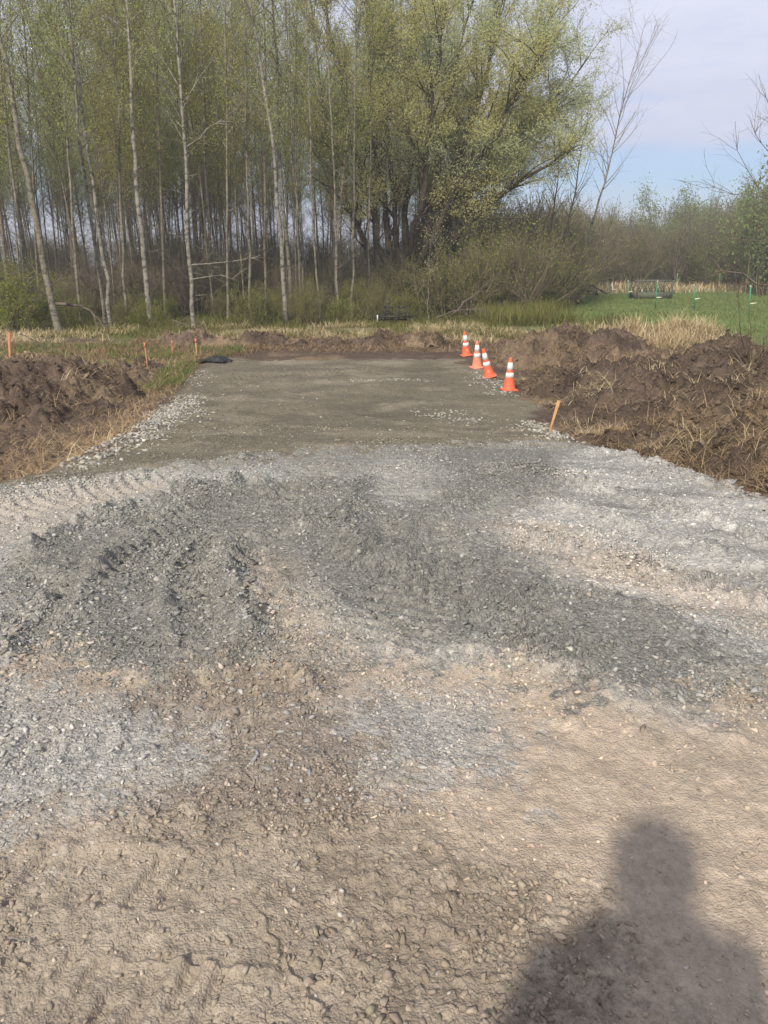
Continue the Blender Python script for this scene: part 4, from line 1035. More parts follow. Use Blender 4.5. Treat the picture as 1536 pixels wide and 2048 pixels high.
hero_put('aspen_tree', 'thin pale trunk right of the middle birch', [(640, 622), (634, 560), (628, 470), (622, 330), (618, 160), (612, 0)], 37.0, .08, seed=10, lf=L_BROWN, bk=B_GREY, b0=.45, leafn=10)
hero_put('aspen_tree', 'very thin pale trunk between the two middle birches', [(609, 618), (607, 540), (600, 440), (585, 300), (575, 100)], 37.5, .07, seed=11, lf=L_ASPEN, bk=B_GREY, b0=.45, leafn=10)
hero_put('aspen_tree', 'bent grey trunk at the far left picture margin', [(60, 640), (48, 500), (22, 330), (4, 160), (-12, 0)], 36, .12, seed=12, lf=L_ASPEN, bk=B_GREY, b0=.45, leafn=8)
hero_put('sapling', 'slim pale sapling standing alone in front of the willow', [(856, 642), (855, 600), (857, 540), (857, 505)], 33.5, .022, seed=13, lf=L_WILLOW, bk=B_WHITE, b0=.5, leafn=3, nb=8, blen=.5, ext=1.2, dead=0, top=.006, ls=.06, twlen=.3)
# more front trunks with catkins to fill the left
for i, (bx, by, tx, Y, r, lb) in enumerate([(20, 640, -40, 35, .11, 'grey tree behind the yellow green shrub at far left'), (160, 645, 118, 35.5, .10, 'brown grey tree left of the paired trunks'), (250, 636, 228, 36, .10, 'grey tree between the paired trunks and the stout birch'),
        (330, 630, 308, 37, .10, 'grey tree right of the stout scarred birch'), (455, 622, 452, 36.5, .09, 'grey tree right of the bare branched birch'), (500, 620, 488, 37.5, .10, 'brown grey tree left of the middle birch'),
        (530, 618, 530, 38, .09, 'dark grey tree close left of the middle birch'), (705, 615, 712, 38.5, .10, 'dark grey tree close left of the willow'), (735, 612, 745, 40, .09, 'thin dark tree against the willow trunks')]):
    hero_put('aspen_tree', lb, [(bx, by), (bx + (tx - bx) * .35, by - 220), (bx + (tx - bx) * .7, by - 430), (tx, 0)], Y, r, seed=30 + i, lf=L_ASPEN if i % 2 else L_BROWN, bk=B_GREY if i % 3 else B_DARK, b0=.42, leafn=13, nb=28)

# --- the big willow
def willow():
    R_ = np.random.default_rng(77); T = Tubes(); cts = []; Y = 46.0
    stems = [ # picture points
     [(800, 615), (760, 500), (722, 330), (690, 190), (660, 60), (640, -40)],
     [(803, 615), (778, 490), (760, 380), (742, 250), (735, 120), (730, -20)],
     [(806, 615), (812, 480), (818, 380), (812, 220), (825, 90), (830, -30)],
     [(808, 615), (815, 500), (845, 420), (852, 290), (875, 160), (895, 20)],
     [(812, 615), (850, 470), (905, 360), (950, 230), (985, 110), (1010, 0)],
     [(815, 615), (880, 460), (960, 370), (1040, 265), (1110, 190), (1170, 120)],
     [(818, 615), (890, 490), (990, 400), (1090, 330), (1160, 290)],
     [(798, 615), (740, 510), (690, 400), (660, 300), (640, 200)],
     [(806, 615), (835, 470), (870, 330), (905, 180), (930, 60), (950, -40)],
     [(812, 615), (870, 450), (930, 330), (1010, 200), (1070, 100), (1100, 30)],
     [(803, 615), (790, 430), (775, 280), (780, 130), (785, 0)],
     [(810, 615), (850, 450), (920, 340), (1010, 290), (1090, 250)],
     [(812, 615), (875, 470), (980, 330), (1080, 230), (1150, 200)],
     [(812, 615), (890, 420), (990, 260), (1060, 140), (1110, 60)]]
    for si, st in enumerate(stems):
        dy = R_.uniform(-4, 4) if si else 0
        p = np.array([P(a, b, Y + dy * min(1, i / 3)) for i, (a, b) in enumerate(st)])
        p[0] = (P(805, 615, Y)[0] + R_.normal(0, .35), Y + R_.normal(0, .3), -1.1)
        L = np.concatenate([[0], np.cumsum(np.linalg.norm(np.diff(p, axis=0), axis=1))]); n = 14; uu = np.linspace(0, L[-1], n)
        q = np.stack([np.interp(uu, L, p[:, c]) for c in range(3)], 1); q[1:-1] = (q[:-2] + 2 * q[1:-1] + q[2:]) / 4; q[1:] += R_.normal(0, .10, (n - 1, 3))
        r0 = R_.uniform(.17, .26); rad = np.linspace(r0, .035, n); rad[0] *= 1.3
        T.add(q, rad, 8)
        for b in range(34):
            f = R_.uniform(.24, 1.0); ii = min(int(f * (n - 1)), n - 2); bp0 = q[ii] + (q[ii + 1] - q[ii]) * R_.random()
            sd_ = unit(q[ii + 1] - q[ii]); d = sd_ * .9 + R_.normal(0, .5, 3) + np.array([0, 0, .2])
            L1 = R_.uniform(2.0, 4.2) * (1 - .3 * f)
            bp = grow(bp0, d, L1, 6, .10, .05, R_); T.add(bp, np.linspace(min(rad[ii] * .5, .06), .012, 7), 4)
            for c in range(8):
                k = R_.integers(1, 7); cp = bp[k]; cdv = unit(bp[min(k, 6)] - bp[k - 1]) + R_.normal(0, .45, 3)
                tp = grow(cp, cdv, R_.uniform(.8, 2.0), 4, .12, .02, R_); T.add(tp, np.linspace(.011, .004, 5), 3)
                for e_ in range(2):
                    t2 = grow(tp[1 + e_], unit(cdv) + R_.normal(0, .5, 3), R_.uniform(.5, 1.1), 3, .12, .0, R_); T.add(t2, np.linspace(.006, .003, 4), 3)
                    m = R_.poisson(25 if f > .45 else 8); w = R_.random(m) * 3; a_ = np.minimum(w.astype(int), 2); cts.append(t2[a_] + (t2[a_ + 1] - t2[a_]) * (w - a_)[:, None] + R_.normal(0, .16, (m, 3)))
                m = R_.poisson(34 if f > .45 else 10); w = R_.random(m) * 4; a_ = np.minimum(w.astype(int), 3); cts.append(tp[a_] + (tp[a_ + 1] - tp[a_]) * (w - a_)[:, None] + R_.normal(0, .10, (m, 3)))
    cts = np.concatenate(cts); cts = cts[(cts[:, 2] > 4.2 + .5 * np.sin(cts[:, 0])) | (R_.random(len(cts)) < .12)]; print('willow leaves', len(cts))
    loc = (P(805, 615, Y)[0], Y, -1.1)
    root = thing('willow_tree', 'huge many stemmed willow with yellow green young leaves filling the centre', 'tree', loc)
    me = T.mesh('trunk'); me.vertices.foreach_set('co', (np.concatenate(T.v) - np.array(loc)).astype(np.float32).ravel()); me.update()
    link('trunk', me, B_WILLOW, root)
    fz = fbm(cts[:, 0] * .7 + cts[:, 1] * .3, cts[:, 2], 2.2, 3, 4) + .035 * (cts[:, 0] - 4) + R_.normal(0, .12, len(cts))
    y_ = fz < .05
    o = link('crown', leaves_mesh('crown', cts[y_] - np.array(loc), .095, R_, .3, 1.2), L_WILLOW, root)
    o = link('crown', leaves_mesh('crown', cts[~y_] - np.array(loc), .095, R_, .3, 1.2), L_WILLOWG, root)
willow()

# --- brush, bushes and the far tree line
def bush_proto(seed, h, w, nst, leafn, lf, bk, ls=.09, name='shrub'):
    R_ = np.random.default_rng(seed); T = Tubes(); cts = []
    for i in range(nst):
        az = R_.random() * 6.28; an = abs(R_.normal(0, .38)) * w / h * 1.5; L = h * R_.uniform(.6, 1.05)
        st = grow(np.array([R_.normal(0, .22 * w / 2), R_.normal(0, .22 * w / 2), 0]), (math.cos(az) * math.sin(an), math.sin(az) * math.sin(an), math.cos(an)), L, 7, .08, .02, R_)
        T.add(st, np.linspace(.010 + .006 * h, .006, 8), 4)
        for j in range(9):
            k = R_.integers(1, 7); bp = grow(st[k], unit(st[k + 1] - st[k]) + R_.normal(0, .5, 3), h * R_.uniform(.12, .32), 4, .14, .04, R_)
            T.add(bp, np.linspace(.010, .004, 5), 3)
            for q in range(3):
                t2 = grow(bp[1 + q], unit(bp[-1] - bp[0]) + R_.normal(0, .6, 3), h * R_.uniform(.06, .16), 2, .15, .03, R_); T.add(t2, np.linspace(.006, .003, 3), 3)
                m = R_.poisson(leafn)
                if m: cts.append(t2[R_.integers(0, 3, m)] + R_.normal(0, .035 * h, (m, 3)))
    cts = np.concatenate(cts) if cts else np.zeros((0, 3))
    return put_tree(name, 'x', 'shrub', T, cts, bk, lf, ls, R_, crown='foliage', wood='stems', rel=False)
PB = {'green': bush_proto(201, 3.0, 3.0, 26, 9, L_BUSH, B_BRUSH), 'brown': bush_proto(202, 4.0, 3.2, 42, 1, L_FAR, B_BRUSH), 'mixed': bush_proto(203, 3.5, 3.2, 34, 4, L_BUSH, B_BRUSH),
      'pale': bush_proto(204, 5.0, 4.4, 30, 14, L_FAR, B_BRUSH, .13), 'bare': bush_proto(205, 4.0, 3.0, 40, 0, L_FAR, B_TWIG)}
def bush(kind, x, y, s_, label, group=None, name=None, sz=None, cat=None):
    src = PB[kind]; R2 = np.random.default_rng(int(abs(x * 131 + y * 977)) + 3)
    sc = (s_, s_, s_ * (sz or 1))
    if src['label'] == 'x':
        o = src; o.location = (x, y, zg(x, y) - .05); o.scale = sc; o.rotation_euler[2] = R2.random() * 6; o['label'] = label
        if group: o['group'] = group
    else: o = dup(src, (x, y, zg(x, y) - .05), R2.random() * 6.28, sc, label, group)
    if group is None and 'group' in o.keys(): del o['group']
    if name: o.name = name
    if cat: o['category'] = cat
    return o
bush('green', -14.8, 31.5, .95, 'bright yellow green shrub at the far left of the wood edge')
bush('green', -12.9, 32.8, .5, 'small green shrub right of the leaning tree')
bush('green', -9.8, 32.5, .42, 'little green bush between the left birches')
bush('green', -5.4, 33.6, .62, 'green bush right of the slim birch')
bush('mixed', -3.3, 34.2, .5, 'low tangled bush left of the middle birch')
bush('green', -2.0, 34.6, .4, 'low green bush at the foot of the middle birch')
bush('mixed', -.4, 36.2, .45, 'low tangled bush behind the farm implement')
R3 = np.random.default_rng(9)
GB = 'tangled bushes around the willow foot'
for i, (x, y, s_, k) in enumerate([(3.0, 41.5, .9, 'mixed'), (4.6, 41.0, 1.0, 'mixed'), (6.0, 42.5, 1.1, 'mixed'), (7.4, 43, 1.15, 'brown'), (8.6, 45, 1.2, 'mixed'), (5.2, 44.5, 1.4, 'mixed'), (6.8, 46, 1.5, 'mixed'),
        (8.4, 48, 1.5, 'brown'), (9.8, 47.5, 1.1, 'mixed'), (10.8, 49, 1.1, 'brown'), (11.6, 51, 1.2, 'brown'), (12.4, 54, 1.3, 'brown'), (10.0, 53, 1.6, 'brown'), (8.5, 55, 1.7, 'mixed'), (1.2, 43, .8, 'mixed'), (.2, 44, .8, 'brown'),
        (4.0, 48, 1.6, 'mixed'), (2.2, 50, 1.4, 'brown'), (11, 58, 1.6, 'brown'), (13.5, 60, 1.7, 'brown'), (15, 66, 1.9, 'brown'), (13, 69, 2.0, 'brown'), (16.5, 72, 2.0, 'brown'), (19, 80, 2.1, 'brown'), (15.5, 76, 2.2, 'brown'), (21, 84, 2.1, 'brown'), (10.5, 62, 2.0, 'brown'), (9.5, 66, 2.1, 'brown'), (12, 74, 2.2, 'brown'), (6, 52, 2.0, 'mixed'), (7.5, 58, 2.1, 'brown')]):
    bush(k, x, y, s_, 'tangled %s bush in the thicket right of the willow foot' % ('grey brown' if k == 'brown' else 'olive'), GB)
GU = 'bushes under the stand'
for i in range(150):
    y = 35.5 + 26 * R3.random(); x = R3.uniform(-.55 * y, 1.0); k = ['green', 'mixed', 'brown', 'bare', 'mixed', 'green'][int(R3.integers(0, 6))]
    bush(k, x, y, R3.uniform(.35, .75) * (1.25 if k in ('bare', 'brown') else .8), {'green': 'low leafy green bush under the trees', 'mixed': 'low olive tangled bush under the trees', 'brown': 'low grey brown twiggy bush under the trees', 'bare': 'bare grey twiggy bush under the trees'}[k], GU)
GF = 'far tree line beyond the field'
for i in range(150):
    y = R3.uniform(84, 118); x = R3.uniform(10, .56 * y + 8)
    k = ['brown', 'bare', 'pale', 'mixed', 'pale'][int(R3.integers(0, 5))]
    if x / y < .2 and k == 'pale': k = 'brown'
    s_ = R3.uniform(1.4, 2.0) * (1 + .45 * sstep(.3, .5, x / y))
    bush(k, x, y, s_ * (.8 if k == 'pale' else 1), {'brown': 'grey brown leafless tree in the far tree line', 'bare': 'bare twiggy tree in the far tree line', 'mixed': 'olive tree in the far tree line', 'pale': 'pale green tree in the far tree line'}[k], GF, cat='tree', name='scrub_tree')
for i in range(64):    # wood behind the stand
    y = R3.uniform(72, 100); x = R3.uniform(-.6 * y, 14)
    bush(['brown', 'mixed', 'brown'][i % 3], x, y, R3.uniform(1.1, 1.7), 'grey brown thicket seen between the trunks behind the stand', 'thicket behind the stand')
# named masses of the far line
bush('pale', 36.5, 104, 2.2, 'largest pale green rounded tree in the far line', None, cat='tree')
bush('pale', 40.5, 106, 1.9, 'green rounded tree right of the largest pale one in the far line', None, cat='tree')
bush('green', 33.5, 82, 1.9, 'bright green round shrub standing before the far line')
bush('pale', 32.0, 66, 1.75, 'blue green leafy tree at the right picture margin', None, cat='tree', sz=1.2)
bush('pale', 34.5, 72, 1.7, 'smaller blue green tree beside the one at the right margin', None, cat='tree')
bush('green', 35.5, 76, 1.5, 'yellow green shrub at the right margin before the far line')
bush('green', 38.6, 78, 1.5, 'second yellow green shrub at the right margin')

# --- bare trees on the right
hero_put('birch_tree', 'bare white barked birch leaning right beyond the willow', [(1168, 560), (1178, 470), (1198, 400), (1216, 340), (1238, 240), (1262, 150), (1276, 100)], 56, .15, seed=21, lf=None, bk=B_WHITE, b0=.42, leafn=0, nb=34, blen=3.2, bang=38, twigs=7, ext=.8, top=.01, taper=.92, dead=6, twlen=1.1)
hero_put('bare_tree', 'bare dark tree left of the leaning white birch', [(1122, 560), (1132, 470), (1150, 380), (1162, 300), (1172, 250)], 54, .13, seed=22, lf=L_FAR, bk=B_BRUSH, b0=.4, leafn=1, nb=30, blen=2.6, bang=42, twigs=6, ext=2, top=.01, taper=.9, twlen=.9)
hero_put('bare_tree', 'thin dark tree at the right rim of the willow', [(1098, 560), (1105, 450), (1118, 330), (1124, 260)], 56, .12, seed=23, lf=L_FAR, bk=B_BRUSH, b0=.35, leafn=2, nb=26, blen=2.4, bang=42, twigs=6, ext=2, top=.01, taper=.85, twlen=.9)
def edge_tree():
    R_ = np.random.default_rng(55); T = Tubes(); Y = 24.0
    base = np.array([14.4, Y, zg(14.4, Y) - .05]); tr = grow(base, (0, 0, 1), 9, 10, .04, .02, R_); T.add(tr, np.linspace(.18, .04, 11), 8)
    lims = [[(1640, 610), (1560, 585), (1500, 560), (1450, 535), (1420, 517)], [(1640, 480), (1580, 420), (1530, 395), (1490, 350), (1474, 300), (1470, 250)], [(1640, 430), (1570, 400), (1500, 390), (1450, 385), (1400, 355)],
            [(1640, 300), (1580, 270), (1540, 215), (1525, 165)], [(1640, 500), (1560, 480), (1500, 484), (1440, 470)], [(1640, 350), (1570, 330), (1520, 290), (1500, 240)]]
    for i, l in enumerate(lims): limb(l, Y, .048 if i == 0 else .020, 16, sublen=.9)(T, R_, None)
    loc = tuple(base)
    put_tree('bare_tree', 'bare tree outside the right margin with limbs reaching into view', 'tree', T, np.zeros((0, 3)), B_TWIG, None, .1, R_, None, loc)
    # small bare shrub on the bank
    T = Tubes(); b = np.array([*P(1503, 730, 14.6)]); b[2] -= .15
    for i in range(11):
        st = grow(b, (R_.normal(-.15, .5), R_.normal(0, .4), 1), R_.uniform(.7, 1.7), 6, .12, .0, R_); T.add(st, np.linspace(.014, .004, 7), 4)
        for j in range(5): T.add(grow(st[1 + j], R_.normal(0, 1, 3) + np.array([0, 0, .8]), R_.uniform(.2, .6), 3, .2, .02, R_), np.linspace(.006, .0025, 4), 3)
    T.add(np.array([b, b + [.02, 0, .3], b + [.0, 0, .45]]), [.05, .045, .03], 6)
    put_tree('shrub', 'leafless thin twigged shrub with broken stub at the right margin', 'shrub', T, np.zeros((0, 3)), B_BRUSH, None, .1, R_, None, tuple(b), wood='stems')
edge_tree()

# fallen boughs
def bough(label, px, Y, r, seed):
    R_ = np.random.default_rng(seed); T = Tubes(); limb(px, Y, r, 9, sublen=.9)(T, R_, None)
    v = np.concatenate(T.v); loc = np.array([v[:, 0].mean(), v[:, 1].mean(), zg(v[:, 0].mean(), v[:, 1].mean())])
    me = T.mesh('fallen_branch'); me.vertices.foreach_set('co', (v - loc).astype(np.float32).ravel()); me.update()
    tag(link('fallen_branch', me, B_TWIG, None, tuple(loc)), label, 'fallen branch', 'fallen branches at the wood edge')
bough('pale fallen branch lying right of the lone sapling', [(872, 636), (910, 622), (955, 618), (1010, 630)], 36, .03, 1)
bough('fallen branch slanting up into the willow thicket', [(905, 628), (950, 590), (985, 560), (1000, 545)], 38, .04, 2)
bough('dark fallen limb leaning between the left trunks', [(110, 608), (160, 610), (190, 630), (215, 655)], 31.5, .07, 3)
bough('bent grey branch lying on the left soil heap', [(40, 668), (70, 680), (95, 700)], 16.5, .012, 4)
bough('broken pale branch arching over the grass by the slim birch', [(345, 640), (365, 648), (380, 652)], 31, .03, 5)
print('trees done')

# ------------------------------------------------------------------ built objects
def bx(V, F, c, s, rot=None):
    v = np.array([[a, b, d] for a in (-.5, .5) for b in (-.5, .5) for d in (-.5, .5)]) * np.array(s)
    if rot is not None: v = v @ np.array(rot.to_3x3()).T
    n = sum(len(q) for q in V); V.append(v + np.array(c))
    F.append(np.array([[0, 1, 3, 2], [4, 6, 7, 5], [0, 4, 5, 1], [2, 3, 7, 6], [0, 2, 6, 4], [1, 5, 7, 3]]) + n)
def box_mesh(name, boxes, bevel=0.0):
    V, F = [], []
    for b in boxes: bx(V, F, *b)
    me = make_mesh(name, np.concatenate(V), np.concatenate(F))
    return me
def bev(o, w, seg=2):
    m = o.modifiers.new('bevel', 'BEVEL'); m.width = w; m.segments = seg; m.limit_method = 'ANGLE'; return o
def lathe(name, prof, seg=32):
    v = []; 
    for r, z in prof:
        for i in range(seg):
            a = 2 * math.pi * i / seg; v.append((r * math.cos(a), r * math.sin(a), z))
    f = [[k * seg + i, k * seg + (i + 1) % seg, (k + 1) * seg + (i + 1) % seg, (k + 1) * seg + i] for k in range(len(prof) - 1) for i in range(seg)]
    return make_mesh(name, np.array(v), np.array(f), smooth=True)
M_ORANGE = plain('cone_orange', (.80, .13, .045), (.62, .14, .07), 7, .6, spec=.35, detail=8)
M_ORDIRTY = plain('cone_orange_dusty', (.80, .24, .13), (.66, .25, .17), 14, .7)
M_COLLAR = plain('cone_collar', (.74, .74, .71), (.58, .56, .52), 9, .5, spec=.4, detail=8)
M_EMB = plain('cone_stain', (.82, .32, .17), (.78, .25, .11), 40, .7)
CH = .71
def cr_(z): return .135 + (.032 - .135) * (z - .03) / (CH - .03)
def make_cone(dirty=False, emb=True):
    t = thing('traffic_cone', 'x', 'traffic cone')
    mo = M_ORDIRTY if dirty else M_ORANGE
    o = link('base', box_mesh('base', [((0, 0, .016), (.33, .33, .03))]), mo, t); bev(o, .012)
    z0 = .03
    link('body', lathe('body', [(.155, .031), (.147, .036), (cr_(.06), .06), (cr_(.2), .2), (cr_(.4), .4), (cr_(.6), .6), (cr_(.69), .69), (.030, .705), (.022, .71), (.020, .70), (.018, .5)]), mo, t)
    for a, b in ((.29, .39), (.45, .605)):
        link('collar', lathe('collar', [(cr_(a) + .0005, a - .001), (cr_(a) + .003, a), (cr_((a + b) / 2) + .003, (a + b) / 2), (cr_(b) + .003, b), (cr_(b) + .0005, b + .001)]), M_COLLAR, t)
    if emb:
        # round scuffed mark on the lower body, facing the drive
        V = []; n = 24; F = []
        for k, rr_ in enumerate((.0, .02, .038)):
            for i in range(n):
                a = 2 * math.pi * i / n; dz = rr_ * math.sin(a); w = rr_ * math.cos(a); z = .17 + dz; r_ = cr_(z) + .0025; th = -math.pi / 2 + w / r_
                V.append((r_ * math.cos(th), r_ * math.sin(th), z))
        for k in range(2):
            for i in range(n): F.append([k * n + i, k * n + (i + 1) % n, (k + 1) * n + (i + 1) % n, (k + 1) * n + i])
        link('scuff_mark', make_mesh('scuff_mark', np.array(V), np.array(F), smooth=True), M_EMB, t)
    return t
c0 = make_cone(False, False); c1 = make_cone(True, True); c2 = make_cone(False, True)
def set_cone(c, px, py, tx, ty, rz, label, lift=0):
    g = G(px, py); z = float(H(g[:1], g[1:2])[0]); c.location = (g[0], g[1], z + lift); c.rotation_euler = (tx, ty, rz); c['label'] = label; c['group'] = 'orange traffic cones along the right edge of the pad'; c.scale = (.97,) * 3
set_cone(c0, 1018, 781, 0.0, 0.0, .15, 'nearest cone, upright and clean beside the dark soil')
set_cone(c2, 979, 753, R(6), R(-15), -.1, 'leaning cone second from the near end, top tipped left over pale stones', .03)
set_cone(c1, 954, 736, R(4), R(-5), .5, 'faded dusty cone between the leaning one and the farthest one', .01)
c3 = dup(c2, (0, 0, 0), 0); set_cone(c3, 933, 712, R(3), R(-7), .2, 'farthest cone at the corner of the pad, slightly tipped left', .01)

# wooden stakes
M_WOOD = plain('stake_wood', srgb(196, 158, 108), srgb(168, 128, 84), 14, .8, stretch=(8, 8, 1))
M_WOODO = plain('stake_wood_orange', srgb(190, 134, 96), srgb(172, 112, 80), 14, .8, stretch=(8, 8, 1))
M_TIPO = plain('stake_tip_orange', srgb(206, 128, 92), srgb(190, 112, 78), 10, .7)
def stake(label, foot, top, Y, w, tip=None, mat=M_WOOD):
    a = P(*foot, Y); b = P(*top, Y); a[2] = min(a[2], float(H(a[:1], a[1:2])[0]) + .0) if Y > 17 else a[2]
    L = float(np.linalg.norm(b - a)); d = Vector(b - a).normalized(); q = Vector((0, 0, 1)).rotation_difference(d)
    root = thing('marker_stake', label, 'stake', tuple(a), 0, 'wooden marker stakes around the pad'); root.rotation_euler = q.to_euler()
    V = []; F = []
    bx(V, F, (0, 0, L / 2 - .08), (w, w * .55, L + .16))
    v = np.concatenate(V); v = v.copy(); k = v[:, 2] < -.1; v[k, :2] *= .25
    o = link('shaft', make_mesh('shaft', v, np.concatenate(F)), mat, root); bev(o, .003, 1)
    if tip: o = link('painted_tip', box_mesh('painted_tip', [((0, 0, L - .05), (w + .005, w * .55 + .005, .12))]), tip, root)
    return root
gs = G(1097, 871); stake('leaning bare wood stake on the right edge of the pad', (1097, 871), (1118, 801), float(gs[1]), .040)
stake('thick weathered stake behind the left soil heap', (14, 722), (18, 665), 17.2, .06, None, M_WOODO)
stake('leaning orange stake left of the other two near the berm', (297, 752), (289, 686), 19.5, .034, M_TIPO, M_WOODO)
stake('short middle stake in the green grass by the berm', (345, 722), (344, 682), 23.5, .034, M_TIPO, M_WOODO)
stake('stake nearest the black fabric at the corner of the pad', (394, 720), (391, 678), 23.0, .045, M_TIPO, M_WOOD)

# black landscape fabric, crumpled
def fabric():
    g = G(424, 726); n = 34; U, Vv = np.meshgrid(np.linspace(-1, 1, n), np.linspace(-1, 1, n), indexing='ij'); u = U.ravel(); v = Vv.ravel()
    x = u * .42 + .08 * v; y = v * .34 + .25 * u * .3
    h = .03 + .11 * np.clip(1 - (u - .35) ** 2 * 2.2, 0, 1) * np.clip(1 - (v - .1) ** 2 * 2.0, 0, 1) + .07 * fbm(u, v, .5, 3, 2, ridge=True)
    wx = x + g[0]; wy = y + g[1]; z = H(wx, wy) + np.clip(h, .01, 1)
    id_ = np.arange(n * n).reshape(n, n); f = np.stack([id_[:-1, :-1], id_[1:, :-1], id_[1:, 1:], id_[:-1, 1:]], -1).reshape(-1, 4)
    zz = float(H(g[:1], g[1:2])[0])
    me = make_mesh('ground_fabric', np.stack([x, y, z - zz], 1), f, smooth=True)
    o = link('ground_fabric', me, plain('fabric_black', (.022, .024, .026), (.035, .036, .038), 30, .55), None, (g[0], g[1], zz))
    o.modifiers.new('thick', 'SOLIDIFY').thickness = .006
    tag(o, 'crumpled black ground fabric poking out at the far left corner of the pad', 'fabric')
fabric()

# farm implement: black toolbar with two hitch frames
def implement():
    M_BLK = plain('black_paint', (.018, .018, .017), (.03, .028, .024), 14, .55, spec=.4); M_WHT = plain('white_plate', (.72, .72, .69), None, 10, .6)
    g = G(789, 648); Y = 34.6; px2m = Y / FPX / CP
    x0 = (789 - 768) / FPX * Y * 1.0; z = zg(x0, Y)
    t = thing('farm_implement', 'black metal three point farm toolbar resting in dry grass before the willow', 'farm implement', (x0, Y, z), .06)
    link('toolbar', box_mesh('toolbar', [((0, 0, .30), (1.45, .09, .08)), ((0, .25, .16), (1.2, .07, .07)), ((-.66, .12, .22), (.06, .35, .06)), ((.66, .12, .22), (.06, .35, .06))]), M_BLK, t)
    for sx in (-.28, .32):
        o = link('hitch_frame', box_mesh('hitch_frame', [((sx - .15, 0, .45), (.055, .08, .5)), ((sx + .15, 0, .45), (.055, .08, .5)), ((sx, 0, .68), (.36, .08, .055)), ((sx, 0, .46), (.30, .05, .05)), ((sx - .15, 0, .74), (.07, .09, .08))]), M_BLK, t)
    for sx in (-.5, 0.02, .55): link('tine', box_mesh('tine', [((sx, -.02, .15), (.04, .12, .26)), ((sx, -.10, .03), (.05, .22, .04))]), M_BLK, t)
    link('end_plate', box_mesh('end_plate', [((-.76, 0, .22), (.05, .10, .30))]), M_WHT, t)
    # hose loop
    T = Tubes(); th = np.linspace(0, math.pi, 9); T.add(np.stack([-.12 + .16 * np.cos(th) * -1, 0 * th + .03, .7 + .25 * np.sin(th)], 1), [.012] * 9, 6)
    link('hose', T.mesh('hose'), M_BLK, t)
implement()

# field fence posts
M_POST = plain('post_green', srgb(66, 158, 118), srgb(52, 138, 102), 10, .5); M_PW = plain('post_white', srgb(212, 214, 206), None, 10, .6); M_CLIP = plain('clip_cream', srgb(236, 228, 190), None, 10, .5)
def post(label, fx, fy, tx, ty, clip=True, mat=M_POST, w=.05):
    g = G(fx, fy); Y = float(g[1]); z = zg(g[0], Y); top = P(tx, ty, Y); L = top[2] - z; lean = math.atan2(top[0] - g[0], L)
    t = thing('fence_post', label, 'fence post', (g[0], Y, z), 0, 'green step-in fence posts in the field'); t.rotation_euler = (0, lean, 0)
    link('shaft', box_mesh('shaft', [((0, 0, L / 2), (w, .018, L)), ((0, -.016, L / 2), (.016, .03, L))]), mat, t)
    link('cap', box_mesh('cap', [((0, 0, L + .03), (w + .02, .045, .08))]), M_PW, t)
    if clip: link('clip', box_mesh('clip', [((.17, -.03, L * .42), (.30, .05, .05))]), M_CLIP, t)
    return t
post('green post with cream clip at the right end of the near fence row', 1498, 631, 1501, 574)
post('green post standing alone right of the cattle feeder', 1389, 617, 1388, 571)
post('green post in front of the right end of the cattle feeder', 1310, 617, 1315, 564)
post('green post at the left end of the cattle feeder', 1256, 600, 1256, 563, w=.06)
post('thin green post left of the white one near the gate', 1216, 586, 1216, 563, False, w=.06)
post('small white post left of the cattle feeder', 1226, 586, 1225, 568, True, M_PW, .09)
post('far green post behind the right end of the feeder', 1353, 577, 1355, 549, False, w=.08)
post('far green post in the dry grass at mid field', 1438, 577, 1440, 549, False, w=.08)
post('far pale post near the right margin', 1522, 564, 1526, 541, False, M_PW, .10)
post('green post standing by the gate and logs', 1153, 590, 1153, 557, False, w=.10)

# cattle feeder
def feeder():
    M_F = plain('feeder_paint', srgb(84, 92, 76), srgb(98, 94, 80), 6, .8); g = G(1289, 598); Y = float(g[1]); s = Y / FPX
    Wd = 69 * s; x0 = (1288.5 - 768) / FPX * Y; z = zg(x0, Y)
    t = thing('cattle_feeder', 'dark green slatted cattle feeder standing in the green field', 'feeder', (x0, Y, z), .10)
    Dp = 1.3; hb = .46; ht = 1.30
    for nm, bxs in (('tub', [((0, 0, hb / 2 + .04), (Wd, .05, hb)), ((0, Dp, hb / 2 + .04), (Wd, .05, hb)), ((-Wd / 2 + .03, Dp / 2, hb / 2 + .04), (.05, Dp - .06, hb - .01)), ((Wd / 2 - .03, Dp / 2, hb / 2 + .04), (.05, Dp - .06, hb - .01))]),
                    ('top_rail', [((0, -.03, ht), (Wd + .1, .07, .08)), ((0, Dp + .03, ht), (Wd + .1, .07, .08)), ((-Wd / 2, Dp / 2, ht + .003), (.07, Dp, .08)), ((Wd / 2, Dp / 2, ht + .003), (.07, Dp, .08))])):
        link(nm, box_mesh(nm, bxs), M_F, t)
    for i in range(5):
        link('rib', box_mesh('rib', [((-Wd / 2 + (i + .5) * Wd / 5, -.05, hb / 2 + .04), (.07, .05, hb - .04))]), M_F, t)
    for sx in (-1, 1):
        for yy in (-.035, Dp + .035): link('leg', box_mesh('leg', [((sx * Wd / 2, yy, .67), (.09, .09, 1.34))]), M_F, t)
    for yy in (-.02, Dp + .02):
        n = 6
        for i in range(n):
            xa = -Wd / 2 + (i + .5) * Wd / n
            for sg in (-1, 1):
                rot = Matrix.Rotation(sg * R(28), 4, 'Y')
                link('slant_bar', box_mesh('slant_bar', [((xa + sg * .13, yy + .003 * sg, (hb + ht) / 2 + .02), (.05, .04, ht - hb + .04), rot)]), M_F, t)
feeder()

